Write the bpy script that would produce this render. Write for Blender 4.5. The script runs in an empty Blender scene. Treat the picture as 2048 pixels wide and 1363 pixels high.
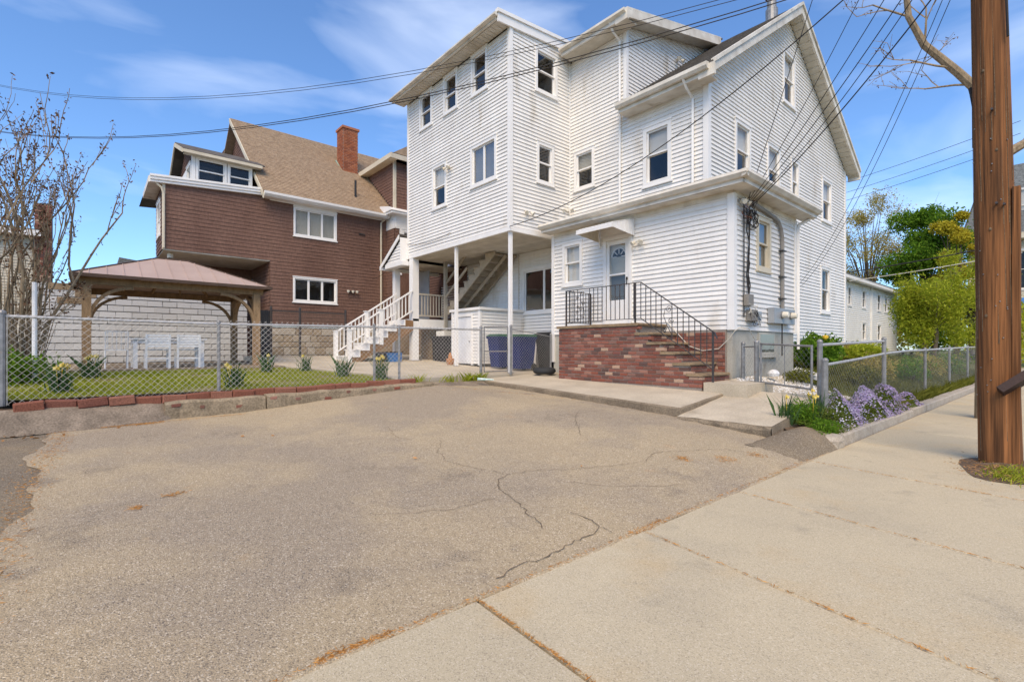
import bpy, math, random
import numpy as np
from mathutils import Vector
random.seed(7); np.random.seed(7)
R = math.radians
SC = bpy.context.scene
COL = SC.collection

# ------------------------------------------------------------------ camera
cam = bpy.data.cameras.new('camera'); cam.sensor_width = 36.0; cam.lens = 17.14
cam.shift_y = 0.0081; cam.clip_start = 0.05; cam.clip_end = 2000
camo = bpy.data.objects.new('camera', cam); COL.objects.link(camo)
camo.location = (0, 0, 1.35); camo.rotation_euler = (R(90), 0, R(49.12))
SC.camera = camo

# ------------------------------------------------------------------ sky, sun, exposure
SUN_DIR = Vector((0.55, -0.62, 0.95)).normalized()      # towards the sun, behind the camera
W = bpy.data.worlds.new('World'); SC.world = W; W.use_nodes = True
nt = W.node_tree; N = nt.nodes; L = nt.links; N.clear()
wo = N.new('ShaderNodeOutputWorld'); bg = N.new('ShaderNodeBackground')
sky = N.new('ShaderNodeTexSky'); sky.sky_type = 'NISHITA'; sky.sun_disc = False
sky.sun_elevation = math.asin(SUN_DIR.z); sky.sun_rotation = math.atan2(SUN_DIR.x, SUN_DIR.y)
sky.air_density = 1.0; sky.dust_density = 0.4; sky.ozone_density = 3.2
tc = N.new('ShaderNodeTexCoord'); mp = N.new('ShaderNodeMapping')
mp.inputs['Scale'].default_value = (1.0, 1.0, 3.4); mp.inputs['Location'].default_value = (0.35, 0.2, 0.1)
n1 = N.new('ShaderNodeTexNoise'); n1.inputs['Scale'].default_value = 2.1; n1.inputs['Detail'].default_value = 6
n1.inputs['Roughness'].default_value = 0.46; n1.inputs['Distortion'].default_value = 0.5
cr = N.new('ShaderNodeValToRGB'); cr.color_ramp.elements[0].position = 0.50; cr.color_ramp.elements[1].position = 0.92
cr.color_ramp.elements[1].color = (0.75, 0.75, 0.75, 1)
mx = N.new('ShaderNodeMix'); mx.data_type = 'RGBA'
tint = N.new('ShaderNodeMix'); tint.data_type = 'RGBA'; tint.blend_type = 'MULTIPLY'
tint.inputs[0].default_value = 1.0; tint.inputs[7].default_value = (0.88, 1.10, 1.32, 1)
L.new(tc.outputs['Generated'], mp.inputs['Vector']); L.new(mp.outputs[0], n1.inputs['Vector'])
L.new(n1.outputs['Fac'], cr.inputs[0]); L.new(sky.outputs[0], tint.inputs[6])
L.new(tint.outputs[2], mx.inputs[6]); L.new(cr.outputs[0], mx.inputs[0])
mx.inputs[7].default_value = (7.6, 8.3, 9.6, 1)
L.new(mx.outputs[2], bg.inputs[0]); bg.inputs[1].default_value = 0.13
L.new(bg.outputs[0], wo.inputs[0])
sl = bpy.data.lights.new('sun', 'SUN'); sl.energy = 2.9; sl.angle = R(42); sl.color = (1.0, 0.79, 0.52)
so = bpy.data.objects.new('sun', sl); COL.objects.link(so); so.location = (6, -8, 14)
so.rotation_euler = (-SUN_DIR).to_track_quat('-Z', 'Y').to_euler()
vs = SC.view_settings; vs.view_transform = 'Standard'; vs.look = 'None'; vs.gamma = 1; vs.use_curve_mapping = False
vs.exposure = 0.48

# ------------------------------------------------------------------ materials
MATS = {}
def mat(name, c1, c2=None, scale=2.0, rough=0.8, fine=0.12, fscale=60, bump=0.0, bscale=80, spec=0.3, metal=0.0, rnd=0.0, stretch=None, stain=None):
    """procedural surface: large blotches c1-c2, fine value grain, optional relief, per-object variation"""
    m = bpy.data.materials.new(name); m.use_nodes = True; t = m.node_tree; n = t.nodes; l = t.links
    b = n['Principled BSDF']; b.inputs['Roughness'].default_value = rough; b.inputs['Metallic'].default_value = metal
    b.inputs['Specular IOR Level'].default_value = spec
    g = n.new('ShaderNodeNewGeometry'); vec = g.outputs['Position']
    if stretch:
        k = n.new('ShaderNodeMapping'); k.inputs['Scale'].default_value = stretch; l.new(vec, k.inputs[0]); vec = k.outputs[0]
    a = n.new('ShaderNodeTexNoise'); a.inputs['Scale'].default_value = scale; a.inputs['Detail'].default_value = 4; l.new(vec, a.inputs[0])
    r = n.new('ShaderNodeValToRGB'); r.color_ramp.elements[0].position = 0.35; r.color_ramp.elements[1].position = 0.68
    c2 = c2 or tuple(x * 0.86 for x in c1)
    r.color_ramp.elements[0].color = (*c1, 1); r.color_ramp.elements[1].color = (*c2, 1); l.new(a.outputs['Fac'], r.inputs[0])
    out = r.outputs[0]
    if stain:                                        # (colour, scale, threshold): wear and dirt with its own shape
        s = n.new('ShaderNodeTexNoise'); s.inputs['Scale'].default_value = stain[1]; s.inputs['Detail'].default_value = 6; l.new(vec, s.inputs[0])
        sr = n.new('ShaderNodeValToRGB'); sr.color_ramp.elements[0].position = stain[2]; sr.color_ramp.elements[1].position = stain[2] + 0.16
        l.new(s.outputs['Fac'], sr.inputs[0]); k = n.new('ShaderNodeMix'); k.data_type = 'RGBA'
        l.new(sr.outputs[0], k.inputs[0]); l.new(out, k.inputs[6]); k.inputs[7].default_value = (*stain[0], 1); out = k.outputs[2]
    f = n.new('ShaderNodeTexNoise'); f.inputs['Scale'].default_value = fscale; f.inputs['Detail'].default_value = 3; l.new(vec, f.inputs[0])
    h = n.new('ShaderNodeHueSaturation'); mr = n.new('ShaderNodeMapRange')
    mr.inputs[1].default_value = 0.3; mr.inputs[2].default_value = 0.7; mr.inputs[3].default_value = 1 - fine; mr.inputs[4].default_value = 1 + fine
    l.new(f.outputs['Fac'], mr.inputs[0]); val = mr.outputs[0]
    if rnd:
        oi = n.new('ShaderNodeObjectInfo'); m2 = n.new('ShaderNodeMapRange'); m2.inputs[3].default_value = 1 - rnd; m2.inputs[4].default_value = 1 + rnd
        l.new(oi.outputs['Random'], m2.inputs[0]); mu = n.new('ShaderNodeMath'); mu.operation = 'MULTIPLY'
        l.new(val, mu.inputs[0]); l.new(m2.outputs[0], mu.inputs[1]); val = mu.outputs[0]
    l.new(val, h.inputs['Value']); l.new(out, h.inputs['Color']); l.new(h.outputs[0], b.inputs['Base Color'])
    if bump:
        bn = n.new('ShaderNodeTexNoise'); bn.inputs['Scale'].default_value = bscale; bn.inputs['Detail'].default_value = 4; l.new(vec, bn.inputs[0])
        bu = n.new('ShaderNodeBump'); bu.inputs['Strength'].default_value = bump; bu.inputs['Distance'].default_value = 0.01
        l.new(bn.outputs['Fac'], bu.inputs['Height']); l.new(bu.outputs[0], b.inputs['Normal'])
    MATS[name] = m; return m

def ramp_mat(name, cols, rough=0.85, fine=0.15, fscale=60, bump=0.3, bscale=90):
    """colour picked per object from a palette (bricks, stones, blocks)"""
    m = mat(name, cols[0], cols[0], rough=rough, fine=fine, fscale=fscale, bump=bump, bscale=bscale)
    t = m.node_tree; n = t.nodes; l = t.links
    oi = n.new('ShaderNodeObjectInfo'); r = n.new('ShaderNodeValToRGB'); r.color_ramp.interpolation = 'CONSTANT'
    e = r.color_ramp.elements
    while len(e) < len(cols): e.new(0.5)
    for i, c in enumerate(cols): e[i].position = i / len(cols); e[i].color = (*c, 1)
    l.new(oi.outputs['Random'], r.inputs[0])
    hs = [x for x in n if x.type == 'HUE_SAT'][0]; old = hs.inputs['Color'].links[0].from_socket
    k = n.new('ShaderNodeMix'); k.data_type = 'RGBA'; k.inputs[0].default_value = 0.82
    l.new(old, k.inputs[6]); l.new(r.outputs[0], k.inputs[7]); l.new(k.outputs[2], hs.inputs['Color'])
    return m

def glass(name, tintc, mixlo=0.18, mixhi=.3):
    m = bpy.data.materials.new(name); m.use_nodes = True; t = m.node_tree; n = t.nodes; l = t.links; n.clear()
    o = n.new('ShaderNodeOutputMaterial'); tr = n.new('ShaderNodeBsdfTransparent'); gl = n.new('ShaderNodeBsdfGlossy')
    tr.inputs[0].default_value = (*tintc, 1); gl.inputs['Roughness'].default_value = 0.03; gl.inputs[0].default_value = (0.9, 0.9, 0.9, 1)
    lw = n.new('ShaderNodeLayerWeight'); lw.inputs[0].default_value = 0.35; mr = n.new('ShaderNodeMapRange')
    mr.inputs[3].default_value = mixlo; mr.inputs[4].default_value = mixhi; l.new(lw.outputs['Facing'], mr.inputs[0])
    ge = n.new('ShaderNodeNewGeometry'); no = n.new('ShaderNodeTexNoise'); no.inputs['Scale'].default_value = 2.5; l.new(ge.outputs['Position'], no.inputs[0])
    bu = n.new('ShaderNodeBump'); bu.inputs['Strength'].default_value = 0.06; bu.inputs['Distance'].default_value = 0.05
    l.new(no.outputs['Fac'], bu.inputs['Height']); l.new(bu.outputs[0], gl.inputs['Normal'])
    ms = n.new('ShaderNodeMixShader'); l.new(mr.outputs[0], ms.inputs[0]); l.new(tr.outputs[0], ms.inputs[1]); l.new(gl.outputs[0], ms.inputs[2])
    l.new(ms.outputs[0], o.inputs[0]); MATS[name] = m; return m

def leafmat(name, c1, c2, trans=0.35):
    """two-sided foliage with colour varying from leaf to leaf"""
    m = bpy.data.materials.new(name); m.use_nodes = True; t = m.node_tree; n = t.nodes; l = t.links; n.clear()
    o = n.new('ShaderNodeOutputMaterial'); d = n.new('ShaderNodeBsdfDiffuse'); tl = n.new('ShaderNodeBsdfTranslucent')
    g = n.new('ShaderNodeNewGeometry'); r = n.new('ShaderNodeValToRGB')
    r.color_ramp.elements[0].color = (*c1, 1); r.color_ramp.elements[1].color = (*c2, 1)
    l.new(g.outputs['Random Per Island'], r.inputs[0]); l.new(r.outputs[0], d.inputs[0]); l.new(r.outputs[0], tl.inputs[0])
    ms = n.new('ShaderNodeMixShader'); ms.inputs[0].default_value = trans
    l.new(d.outputs[0], ms.inputs[1]); l.new(tl.outputs[0], ms.inputs[2]); l.new(ms.outputs[0], o.inputs[0]); MATS[name] = m; return m

def ground_mat(name, base, base2, grain, gscale, dark, patches, bump=0.5, fine=0.10):
    """aggregate surface: tonal blotches, fine coloured grain with dark chips, several kinds of wear patch"""
    m = mat(name, base, base2, scale=0.55, rough=0.92, fine=fine, fscale=120, bump=bump, bscale=gscale, spec=0.2, rnd=.075 if name == 'sidewalk' else 0)
    t = m.node_tree; n = t.nodes; l = t.links; hs = [x for x in n if x.type == 'HUE_SAT'][0]; b = n['Principled BSDF']
    g = n.new('ShaderNodeNewGeometry'); out = hs.outputs[0]
    def mixin(col, fac, src=None):
        k = n.new('ShaderNodeMix'); k.data_type = 'RGBA'; l.new(fac, k.inputs[0]) if not isinstance(fac, float) else setattr(k.inputs[0], 'default_value', fac)
        l.new(out, k.inputs[6]); l.new(src, k.inputs[7]) if src else setattr(k.inputs[7], 'default_value', (*col, 1)); return k.outputs[2]
    for i, (col, sc, thr, width, amt) in enumerate(patches):
        mp_ = n.new('ShaderNodeMapping'); mp_.inputs['Location'].default_value = (3.1 * i + 1.7, 5.3 * i, 0); l.new(g.outputs['Position'], mp_.inputs[0])
        s_ = n.new('ShaderNodeTexNoise'); s_.inputs['Scale'].default_value = sc; s_.inputs['Detail'].default_value = 7; s_.inputs['Roughness'].default_value = 0.62; l.new(mp_.outputs[0], s_.inputs[0])
        r_ = n.new('ShaderNodeMapRange'); r_.inputs[1].default_value = thr; r_.inputs[2].default_value = thr + width; r_.inputs[4].default_value = amt; l.new(s_.outputs['Fac'], r_.inputs[0]); out = mixin(col, r_.outputs[0])
    v = n.new('ShaderNodeTexVoronoi'); v.inputs['Scale'].default_value = gscale; l.new(g.outputs['Position'], v.inputs[0])
    sep = n.new('ShaderNodeSeparateColor'); l.new(v.outputs['Color'], sep.inputs[0])
    r = n.new('ShaderNodeValToRGB'); e = r.color_ramp.elements; e[0].position = 0.04; e[0].color = (*dark, 1); e[1].position = 0.97; e[1].color = (*grain, 1)
    mid = tuple(base[i] * .97 for i in range(3)); q = e.new(0.22); q.color = (*mid, 1); q = e.new(0.80); q.color = (*mid, 1)
    l.new(sep.outputs[0], r.inputs[0]); out = mixin(None, 0.45, r.outputs[0]); l.new(out, b.inputs['Base Color'])
    return m

mat('siding', (.79, .765, .725), (.73, .705, .665), scale=1.3, rough=0.5, fine=0.03, fscale=8, bump=0.05, bscale=30, rnd=0.035, stretch=(1, 1, .3), stain=((.58, .53, .45), 1.9, 0.60))
mat('trim', (.82, .80, .77), (.76, .74, .71), scale=2, rough=0.5, fine=0.03)
mat('gutter', (.72, .68, .60), (.55, .50, .42), scale=3, rough=0.55, fine=0.08, fscale=12, stain=((.32, .27, .20), 2.2, 0.62))
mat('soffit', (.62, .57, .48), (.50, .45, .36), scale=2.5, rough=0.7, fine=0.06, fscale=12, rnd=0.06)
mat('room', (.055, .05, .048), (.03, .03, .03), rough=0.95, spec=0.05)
mat('shade', (.74, .71, .64), (.68, .65, .58), scale=3, rough=0.8, fine=0.02)
mat('door_warmed', (.80, .72, .58), (.74, .66, .53), rough=.6)  # white inner door, colour warmed to offset the blue shade under the awning
mat('blind', (.60, .58, .50), (.52, .50, .43), rough=0.6, fine=0.03)
mat('screen', (.16, .16, .155), (.12, .12, .12), rough=0.9, fine=0.1, fscale=200)
mat('roof_dark', (.13, .115, .10), (.08, .07, .06), scale=4, rough=0.95, fine=0.3, fscale=40, bump=0.4, bscale=60)
mat('roof_tan', (.38, .275, .18), (.28, .198, .128), scale=6, rough=0.95, fine=0.25, fscale=30, bump=0.3, bscale=60)
mat('shingle_brown', (.180, .102, .076), (.140, .076, .056), scale=1.2, rough=0.85, fine=0.18, fscale=22, bump=0.25, bscale=50, stretch=(1, 1, .35))
mat('concrete', (.52, .45, .34), (.42, .36, .27), scale=1.6, rough=0.92, fine=0.14, fscale=45, bump=0.25, bscale=90, stain=((.30, .25, .18), 1.1, 0.62))
mat('concrete_grey', (.46, .44, .38), (.36, .34, .29), scale=1.4, rough=0.92, fine=0.1, fscale=30, bump=0.2, bscale=60, stain=((.24, .22, .18), 1.8, 0.6))
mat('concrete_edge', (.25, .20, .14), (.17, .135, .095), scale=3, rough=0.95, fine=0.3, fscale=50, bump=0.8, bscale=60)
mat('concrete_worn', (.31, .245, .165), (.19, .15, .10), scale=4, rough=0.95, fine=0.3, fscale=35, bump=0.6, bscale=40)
mat('mortar', (.30, .26, .22), (.24, .2, .17), rough=0.95, fine=0.2, bump=0.4)
mat('stone_tread', (.30, .215, .13), (.20, .145, .092), scale=5, rough=0.95, fine=0.22, fscale=40, bump=0.6, bscale=50)
mat('iron', (.03, .028, .028), (.06, .045, .04), rough=0.5, fine=0.15, spec=0.5)
mat('galv', (.29, .285, .28), (.20, .198, .195), scale=8, rough=0.45, fine=0.12, fscale=20, metal=0.35, spec=0.5, stain=((.30, .22, .15), 6, 0.66))
mat('galv_white', (.50, .49, .47), (.38, .37, .355), scale=8, rough=0.5, fine=0.1, fscale=20, metal=0.2, spec=0.5)
mat('steel_grey', (.36, .38, .40), (.30, .32, .34), scale=4, rough=0.45, fine=0.08, metal=0.3)
mat('plastic_black', (.018, .018, .02), (.03, .03, .032), rough=0.45, fine=0.1)
mat('plastic_blue', (.003, .020, .13), (.002, .016, .10), rough=0.55, fine=0.06)
mat('plastic_grey', (.26, .24, .22), (.2, .19, .17), rough=0.6)
mat('plastic_green', (.02, .09, .05), (.015, .07, .04), rough=0.5)
mat('pole_wood', (.245, .102, .036), (.095, .041, .016), scale=3, rough=0.9, fine=0.42, fscale=9, bump=0.9, bscale=9, stretch=(6, 6, .16), stain=((.045, .024, .013), 3.2, 0.60))
mat('cedar', (.30, .195, .105), (.21, .135, .07), scale=5, rough=0.75, fine=0.2, fscale=20, bump=0.2, bscale=25, stretch=(3, 3, 1), rnd=0.12)
mat('lumber', (.30, .17, .085), (.22, .125, .06), scale=4, rough=0.8, fine=0.2, rnd=0.1)
mat('paint_tan', (.44, .40, .33), (.36, .32, .26), scale=3, rough=0.7, fine=0.1)
mat('stair_tan', (.42, .35, .26), (.33, .275, .20), scale=4, rough=0.8, fine=0.15, rnd=.1)
mat('gazebo_roof', (.46, .345, .285), (.41, .305, .255), scale=1.5, rough=0.45, fine=0.04, spec=0.4)
mat('gazebo_trim', (.10, .06, .04), (.07, .045, .03), rough=0.5)
mat('white_paint', (.78, .78, .78), (.70, .70, .70), scale=5, rough=0.6, fine=0.06)
mat('rubber', (.022, .024, .026), (.035, .036, .038), rough=0.75, fine=0.2)
mat('cable', (.02, .018, .018), (.035, .03, .03), rough=0.7)
mat('cable_white', (.6, .57, .5), (.5, .47, .4), rough=0.6)
mat('copper_rust', (.32, .13, .06), (.22, .08, .04), rough=0.8, fine=0.3)
mat('flashing', (.22, .34, .27), (.30, .38, .32), rough=0.6, fine=0.2)
mat('bark', (.15, .115, .085), (.09, .07, .05), scale=8, rough=0.95, fine=0.3, fscale=30, bump=0.6, bscale=30, stretch=(1, 1, .3))
mat('bark_pale', (.30, .23, .15), (.20, .15, .095), scale=8, rough=0.95, fine=0.3, fscale=30, bump=0.5, bscale=30, stretch=(1, 1, .3))
mat('soil', (.15, .10, .065), (.10, .07, .045), scale=5, rough=1, fine=0.35, fscale=40, bump=0.8, bscale=30)
mat('dirt', (.31, .235, .155), (.22, .165, .11), scale=5, rough=1, fine=0.35, fscale=60, bump=0.8, bscale=60)
mat('lawn_soil', (.20, .20, .05), (.20, .155, .075), scale=2, rough=1, fine=0.3, fscale=30, bump=0.5, bscale=40)
mat('yard_green', (.14, .145, .035), (.10, .10, .03), scale=2, rough=1, fine=0.35, fscale=25, bump=0.8, bscale=25)
mat('wall_cream', (.62, .56, .44), (.54, .48, .37), rough=0.7, fine=0.05, rnd=.02)
mat('wall_far', (.80, .79, .76), (.74, .73, .70), rough=0.7, fine=0.04)
mat('roof_grey', (.17, .18, .18), (.11, .12, .12), scale=8, rough=0.95, fine=0.3, fscale=15)
mat('crack', (.10, .078, .055), (.19, .13, .075), scale=20, rough=1, fine=0.3)
mat('asphalt_dark', (.22, .18, .135), (.14, .115, .088), scale=3, rough=0.95, fine=0.3, fscale=50, bump=0.8, bscale=60)
mat('berm', (.25, .20, .15), (.15, .12, .09), scale=4, rough=0.95, fine=0.3, fscale=45, bump=0.8, bscale=50)
mat('granite', (.42, .37, .30), (.34, .29, .23), scale=7, rough=0.9, fine=0.25, fscale=60, bump=0.5, bscale=40)
mat('brown_metal', (.05, .026, .02), (.035, .02, .016), rough=0.6, fine=0.2)
mat('yellow_petal', (.85, .60, .06), (.75, .45, .04), rough=0.6)
mat('blue_cloth', (.05, .18, .45), (.04, .14, .36), rough=0.8)
mat('clay', (.45, .22, .10), (.36, .17, .08), rough=0.9)
mat('litter', (.75, .78, .76), (.35, .55, .48), scale=20, rough=0.4)
mat('lamp_white', (.72, .68, .58), (.62, .56, .44), rough=0.5)
ground_mat('asphalt', (.45, .355, .225), (.385, .31, .21), (.85, .74, .57), 135, (.06, .05, .04), [((.25, .21, .175), .38, .45, .12, .85), ((.50, .395, .245), .8, .54, .12, .55), ((.17, .142, .118), 1.4, .585, .09, .85), ((.50, .29, .13), 2.2, .64, .08, .5)], bump=1.0, fine=.16)
ground_mat('asphalt_old', (.26, .205, .135), (.20, .16, .11), (.60, .52, .40), 130, (.04, .034, .028), [((.15, .125, .10), .5, .46, .14, .8), ((.34, .25, .14), 1.1, .56, .12, .7)], bump=1.0, fine=.2)
ground_mat('sidewalk', (.525, .445, .300), (.47, .40, .275), (.72, .64, .50), 190, (.20, .165, .12), [((.39, .335, .24), .6, .47, .15, .85), ((.50, .37, .20), .9, .55, .12, .8), ((.29, .25, .185), 1.8, .605, .09, .75), ((.24, .205, .155), 5.5, .66, .05, .7)], bump=0.4, fine=.08)
ramp_mat('brick', [(.235, .078, .050), (.20, .070, .048), (.27, .11, .078), (.21, .095, .068), (.16, .068, .05), (.33, .17, .125), (.20, .072, .050), (.085, .062, .055), (.21, .125, .10), (.46, .32, .225), (.24, .10, .075), (.17, .090, .065), (.12, .070, .058), (.30, .145, .11), (.18, .075, .06), (.22, .085, .06)])
ramp_mat('paver', [(.21, .078, .048), (.24, .095, .060), (.17, .066, .045), (.26, .115, .075)], bump=0.6, fine=.3)
ramp_mat('block', [(.50, .49, .47), (.52, .51, .49), (.47, .46, .44), (.55, .54, .52)], fine=0.1, bump=0.5, bscale=40)
ramp_mat('stone', [(.36, .28, .18), (.42, .35, .25), (.30, .23, .15), (.48, .42, .33), (.38, .31, .21)], bump=0.6, bscale=40)
ramp_mat('brick_orange', [(.34, .115, .052), (.28, .092, .045), (.38, .15, .078), (.22, .075, .042), (.30, .12, .07)])
glass('pane', (.82, .83, .84), 0.03, .26)
glass('pane_mirror', (.45, .46, .46), 0.13, .4)
leafmat('grass', (.20, .25, .015), (.44, .46, .06), 0.35)
leafmat('grass_dark', (.09, .105, .016), (.20, .20, .04), 0.3)
leafmat('leaf_green', (.065, .15, .014), (.20, .33, .035), .45)
leafmat('leaf_yellow', (.36, .30, .02), (.58, .50, .06), .45)
leafmat('leaf_lime', (.24, .30, .018), (.50, .52, .06), .5)
leafmat('leaf_olive', (.34, .26, .07), (.50, .43, .12), .45)
leafmat('bud', (.09, .05, .035), (.22, .13, .08), 0.2)
leafmat('stalk', (.045, .10, .035), (.10, .17, .06), 0.25)
leafmat('phlox_leaf', (.06, .09, .018), (.16, .20, .04), 0.2)
leafmat('phlox_flower', (.33, .25, .45), (.58, .49, .67), 0.3)
leafmat('phlox_white', (.60, .55, .75), (.82, .80, .88), 0.3)
leafmat('daffodil_petal', (.85, .60, .06), (.95, .80, .25), 0.3)
leafmat('needles', (.36, .16, .045), (.60, .32, .10), 0.1)
leafmat('dry_leaf', (.26, .13, .05), (.52, .30, .14), 0.1)
leafmat('pebble', (.45, .42, .37), (.75, .73, .70), 0.0)

# ------------------------------------------------------------------ mesh helpers
def V(p): return Vector(p)
class B:
    def __init__(s): s.v = []; s.f = []
    def add(s, vs, fs):
        k = len(s.v); s.v += [tuple(p) for p in vs]; s.f += [tuple(i + k for i in f) for f in fs]; return s
    def poly(s, *pts): return s.add(pts, [range(len(pts))])
    def box(s, x0, x1, y0, y1, z0, z1):
        return s.add([(x0, y0, z0), (x1, y0, z0), (x1, y1, z0), (x0, y1, z0), (x0, y0, z1), (x1, y0, z1), (x1, y1, z1), (x0, y1, z1)],
                     [(3, 2, 1, 0), (4, 5, 6, 7), (0, 1, 5, 4), (1, 2, 6, 5), (2, 3, 7, 6), (3, 0, 4, 7)])
    def fbox(s, fr, u0, u1, z0, z1, o0, o1):
        p = [fr(u, z, o) for o in (o0, o1) for z in (z0, z1) for u in (u0, u1)]
        return s.add(p, [(0, 1, 3, 2), (4, 6, 7, 5), (0, 4, 5, 1), (2, 3, 7, 6), (0, 2, 6, 4), (1, 5, 7, 3)])
    def prism(s, pts, vec):
        n = len(pts); vec = V(vec); q = [V(p) + vec for p in pts]
        return s.add(list(pts) + q, [tuple(range(n))[::-1], tuple(range(n, 2 * n))] + [(i, (i + 1) % n, (i + 1) % n + n, i + n) for i in range(n)])
    def beam(s, p, q, w, h, up=(0, 0, 1)):
        p, q, up = V(p), V(q), V(up); d = (q - p).normalized(); x = d.cross(up)
        if x.length < 1e-4: x = d.cross(V((1, 0, 0)))
        x.normalize(); y = x.cross(d).normalized(); a = x * w / 2; b = y * h / 2
        return s.add([p - a - b, p + a - b, p + a + b, p - a + b, q - a - b, q + a - b, q + a + b, q - a + b],
                     [(0, 1, 2, 3), (7, 6, 5, 4), (0, 4, 5, 1), (1, 5, 6, 2), (2, 6, 7, 3), (3, 7, 4, 0)])
    def tube(s, pts, r, n=6, r2=None, cap=True):
        pts = [V(p) for p in pts]; m = len(pts); r2 = r if r2 is None else r2; k = len(s.v); ref = V((0.13, 0.31, 0.94))
        for i, p in enumerate(pts):
            d = (pts[min(i + 1, m - 1)] - pts[max(i - 1, 0)]).normalized(); x = d.cross(ref)
            if x.length < 0.05: x = d.cross(V((1, 0, 0)))
            x.normalize(); y = d.cross(x); rr = r + (r2 - r) * i / max(1, m - 1)
            for j in range(n):
                a = 2 * math.pi * j / n; s.v.append(tuple(p + x * math.cos(a) * rr + y * math.sin(a) * rr))
        for i in range(m - 1):
            for j in range(n):
                a = k + i * n + j; b = k + i * n + (j + 1) % n; s.f.append((a, b, b + n, a + n))
        if cap: s.f.append(tuple(range(k, k + n))[::-1]); s.f.append(tuple(range(k + (m - 1) * n, k + m * n)))
        return s
    def lathe(s, c, prof, n=16):
        k = len(s.v); c = V(c)
        for r, z in prof:
            for j in range(n): a = 2 * math.pi * j / n; s.v.append((c.x + r * math.cos(a), c.y + r * math.sin(a), c.z + z))
        for i in range(len(prof) - 1):
            for j in range(n): a = k + i * n + j; b = k + i * n + (j + 1) % n; s.f.append((a, b, b + n, a + n))
        s.f.append(tuple(range(k, k + n))[::-1]); s.f.append(tuple(range(k + (len(prof) - 1) * n, k + len(prof) * n)))
        return s
    def build(s, name, m, parent=None, smooth=False, kind=None):
        org = V((0, 0, 0)); p = parent
        while p is not None: org += p.location; p = p.parent
        me = bpy.data.meshes.new(name); a = np.array(s.v, dtype=float) - np.array(org)
        me.from_pydata(a.tolist(), [], s.f); me.materials.append(MATS[m]); me.update()
        if smooth: me.polygons.foreach_set('use_smooth', [True] * len(me.polygons))
        o = bpy.data.objects.new(name, me); COL.objects.link(o); o.parent = parent
        if kind: o['kind'] = kind
        return o
def mesh_np(name, v, f, m, parent=None, kind=None):
    b = B(); b.v = v.tolist() if hasattr(v, 'tolist') else v; b.f = f.tolist() if hasattr(f, 'tolist') else f
    return b.build(name, m, parent, kind=kind)
def thing(name, loc, label, cat, group=None):
    o = bpy.data.objects.new(name, None); COL.objects.link(o); o.location = loc; o.empty_display_size = 0.2
    return tag(o, label, cat, group)
def tag(o, label, cat, group=None):
    o['label'] = label; o['category'] = cat
    if group: o['group'] = group
    return o
def struct(o): o['kind'] = 'structure'; return o
def inst(src, parent, loc, scale=(1, 1, 1), rot=(0, 0, 0), name=None):
    o = bpy.data.objects.new(name or src.name, src.data if hasattr(src, 'data') else src); COL.objects.link(o); o.parent = parent
    org = V((0, 0, 0)); p = parent
    while p is not None: org += p.location; p = p.parent
    o.location = V(loc) - org; o.scale = scale; o.rotation_euler = rot; return o
def pieces(name, m, parent, boxes):
    for q in boxes: B().box(*q).build(name, m, parent)
def FY(c): return lambda u, z, o: (u, c - o, z)      # wall facing -Y, u runs along X
def FX(c): return lambda u, z, o: (c + o, u, z)      # wall facing +X, u runs along Y
def FYb(c): return lambda u, z, o: (u, c + o, z)     # wall facing +Y
def lerp(a, b, t): return a + (b - a) * t
def interp(x, xs, ys): return float(np.interp(x, xs, ys))
def chamfer_box(name, m, c=0.12, jit=0.03, seed=0):
    """unit brick/stone with worn corners, shared by alike pieces"""
    r = random.Random(seed); b = B(); q = []
    for z in (-.5, .5):
        for (sx, sy) in ((-1, -1), (1, -1), (1, 1), (-1, 1)):
            q.append((sx * .5, sy * .5, z))
    # front face (-Y) inset slightly: gives worn arris
    f = [(-.5 + c * .2, -.5, -.5 + c), (.5 - c * .2, -.5, -.5 + c), (.5 - c * .2, -.5, .5 - c), (-.5 + c * .2, -.5, .5 - c)]
    e = [(-.5, -.5 + c, -.5), (.5, -.5 + c, -.5), (.5, -.5 + c, .5), (-.5, -.5 + c, .5)]
    k = [(-.5, .5, -.5), (.5, .5, -.5), (.5, .5, .5), (-.5, .5, .5)]
    j = lambda p: tuple(x + r.uniform(-jit, jit) for x in p)
    b.add([j(p) for p in f] + [j(p) for p in e] + k, [(0, 1, 2, 3), (0, 4, 5, 1), (1, 5, 6, 2), (2, 6, 7, 3), (3, 7, 4, 0), (4, 8, 9, 5), (5, 9, 10, 6), (6, 10, 11, 7), (7, 11, 8, 4)])
    me = bpy.data.meshes.new(name); me.from_pydata(b.v, [], b.f); me.materials.append(MATS[m]); me.update(); return me

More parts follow.
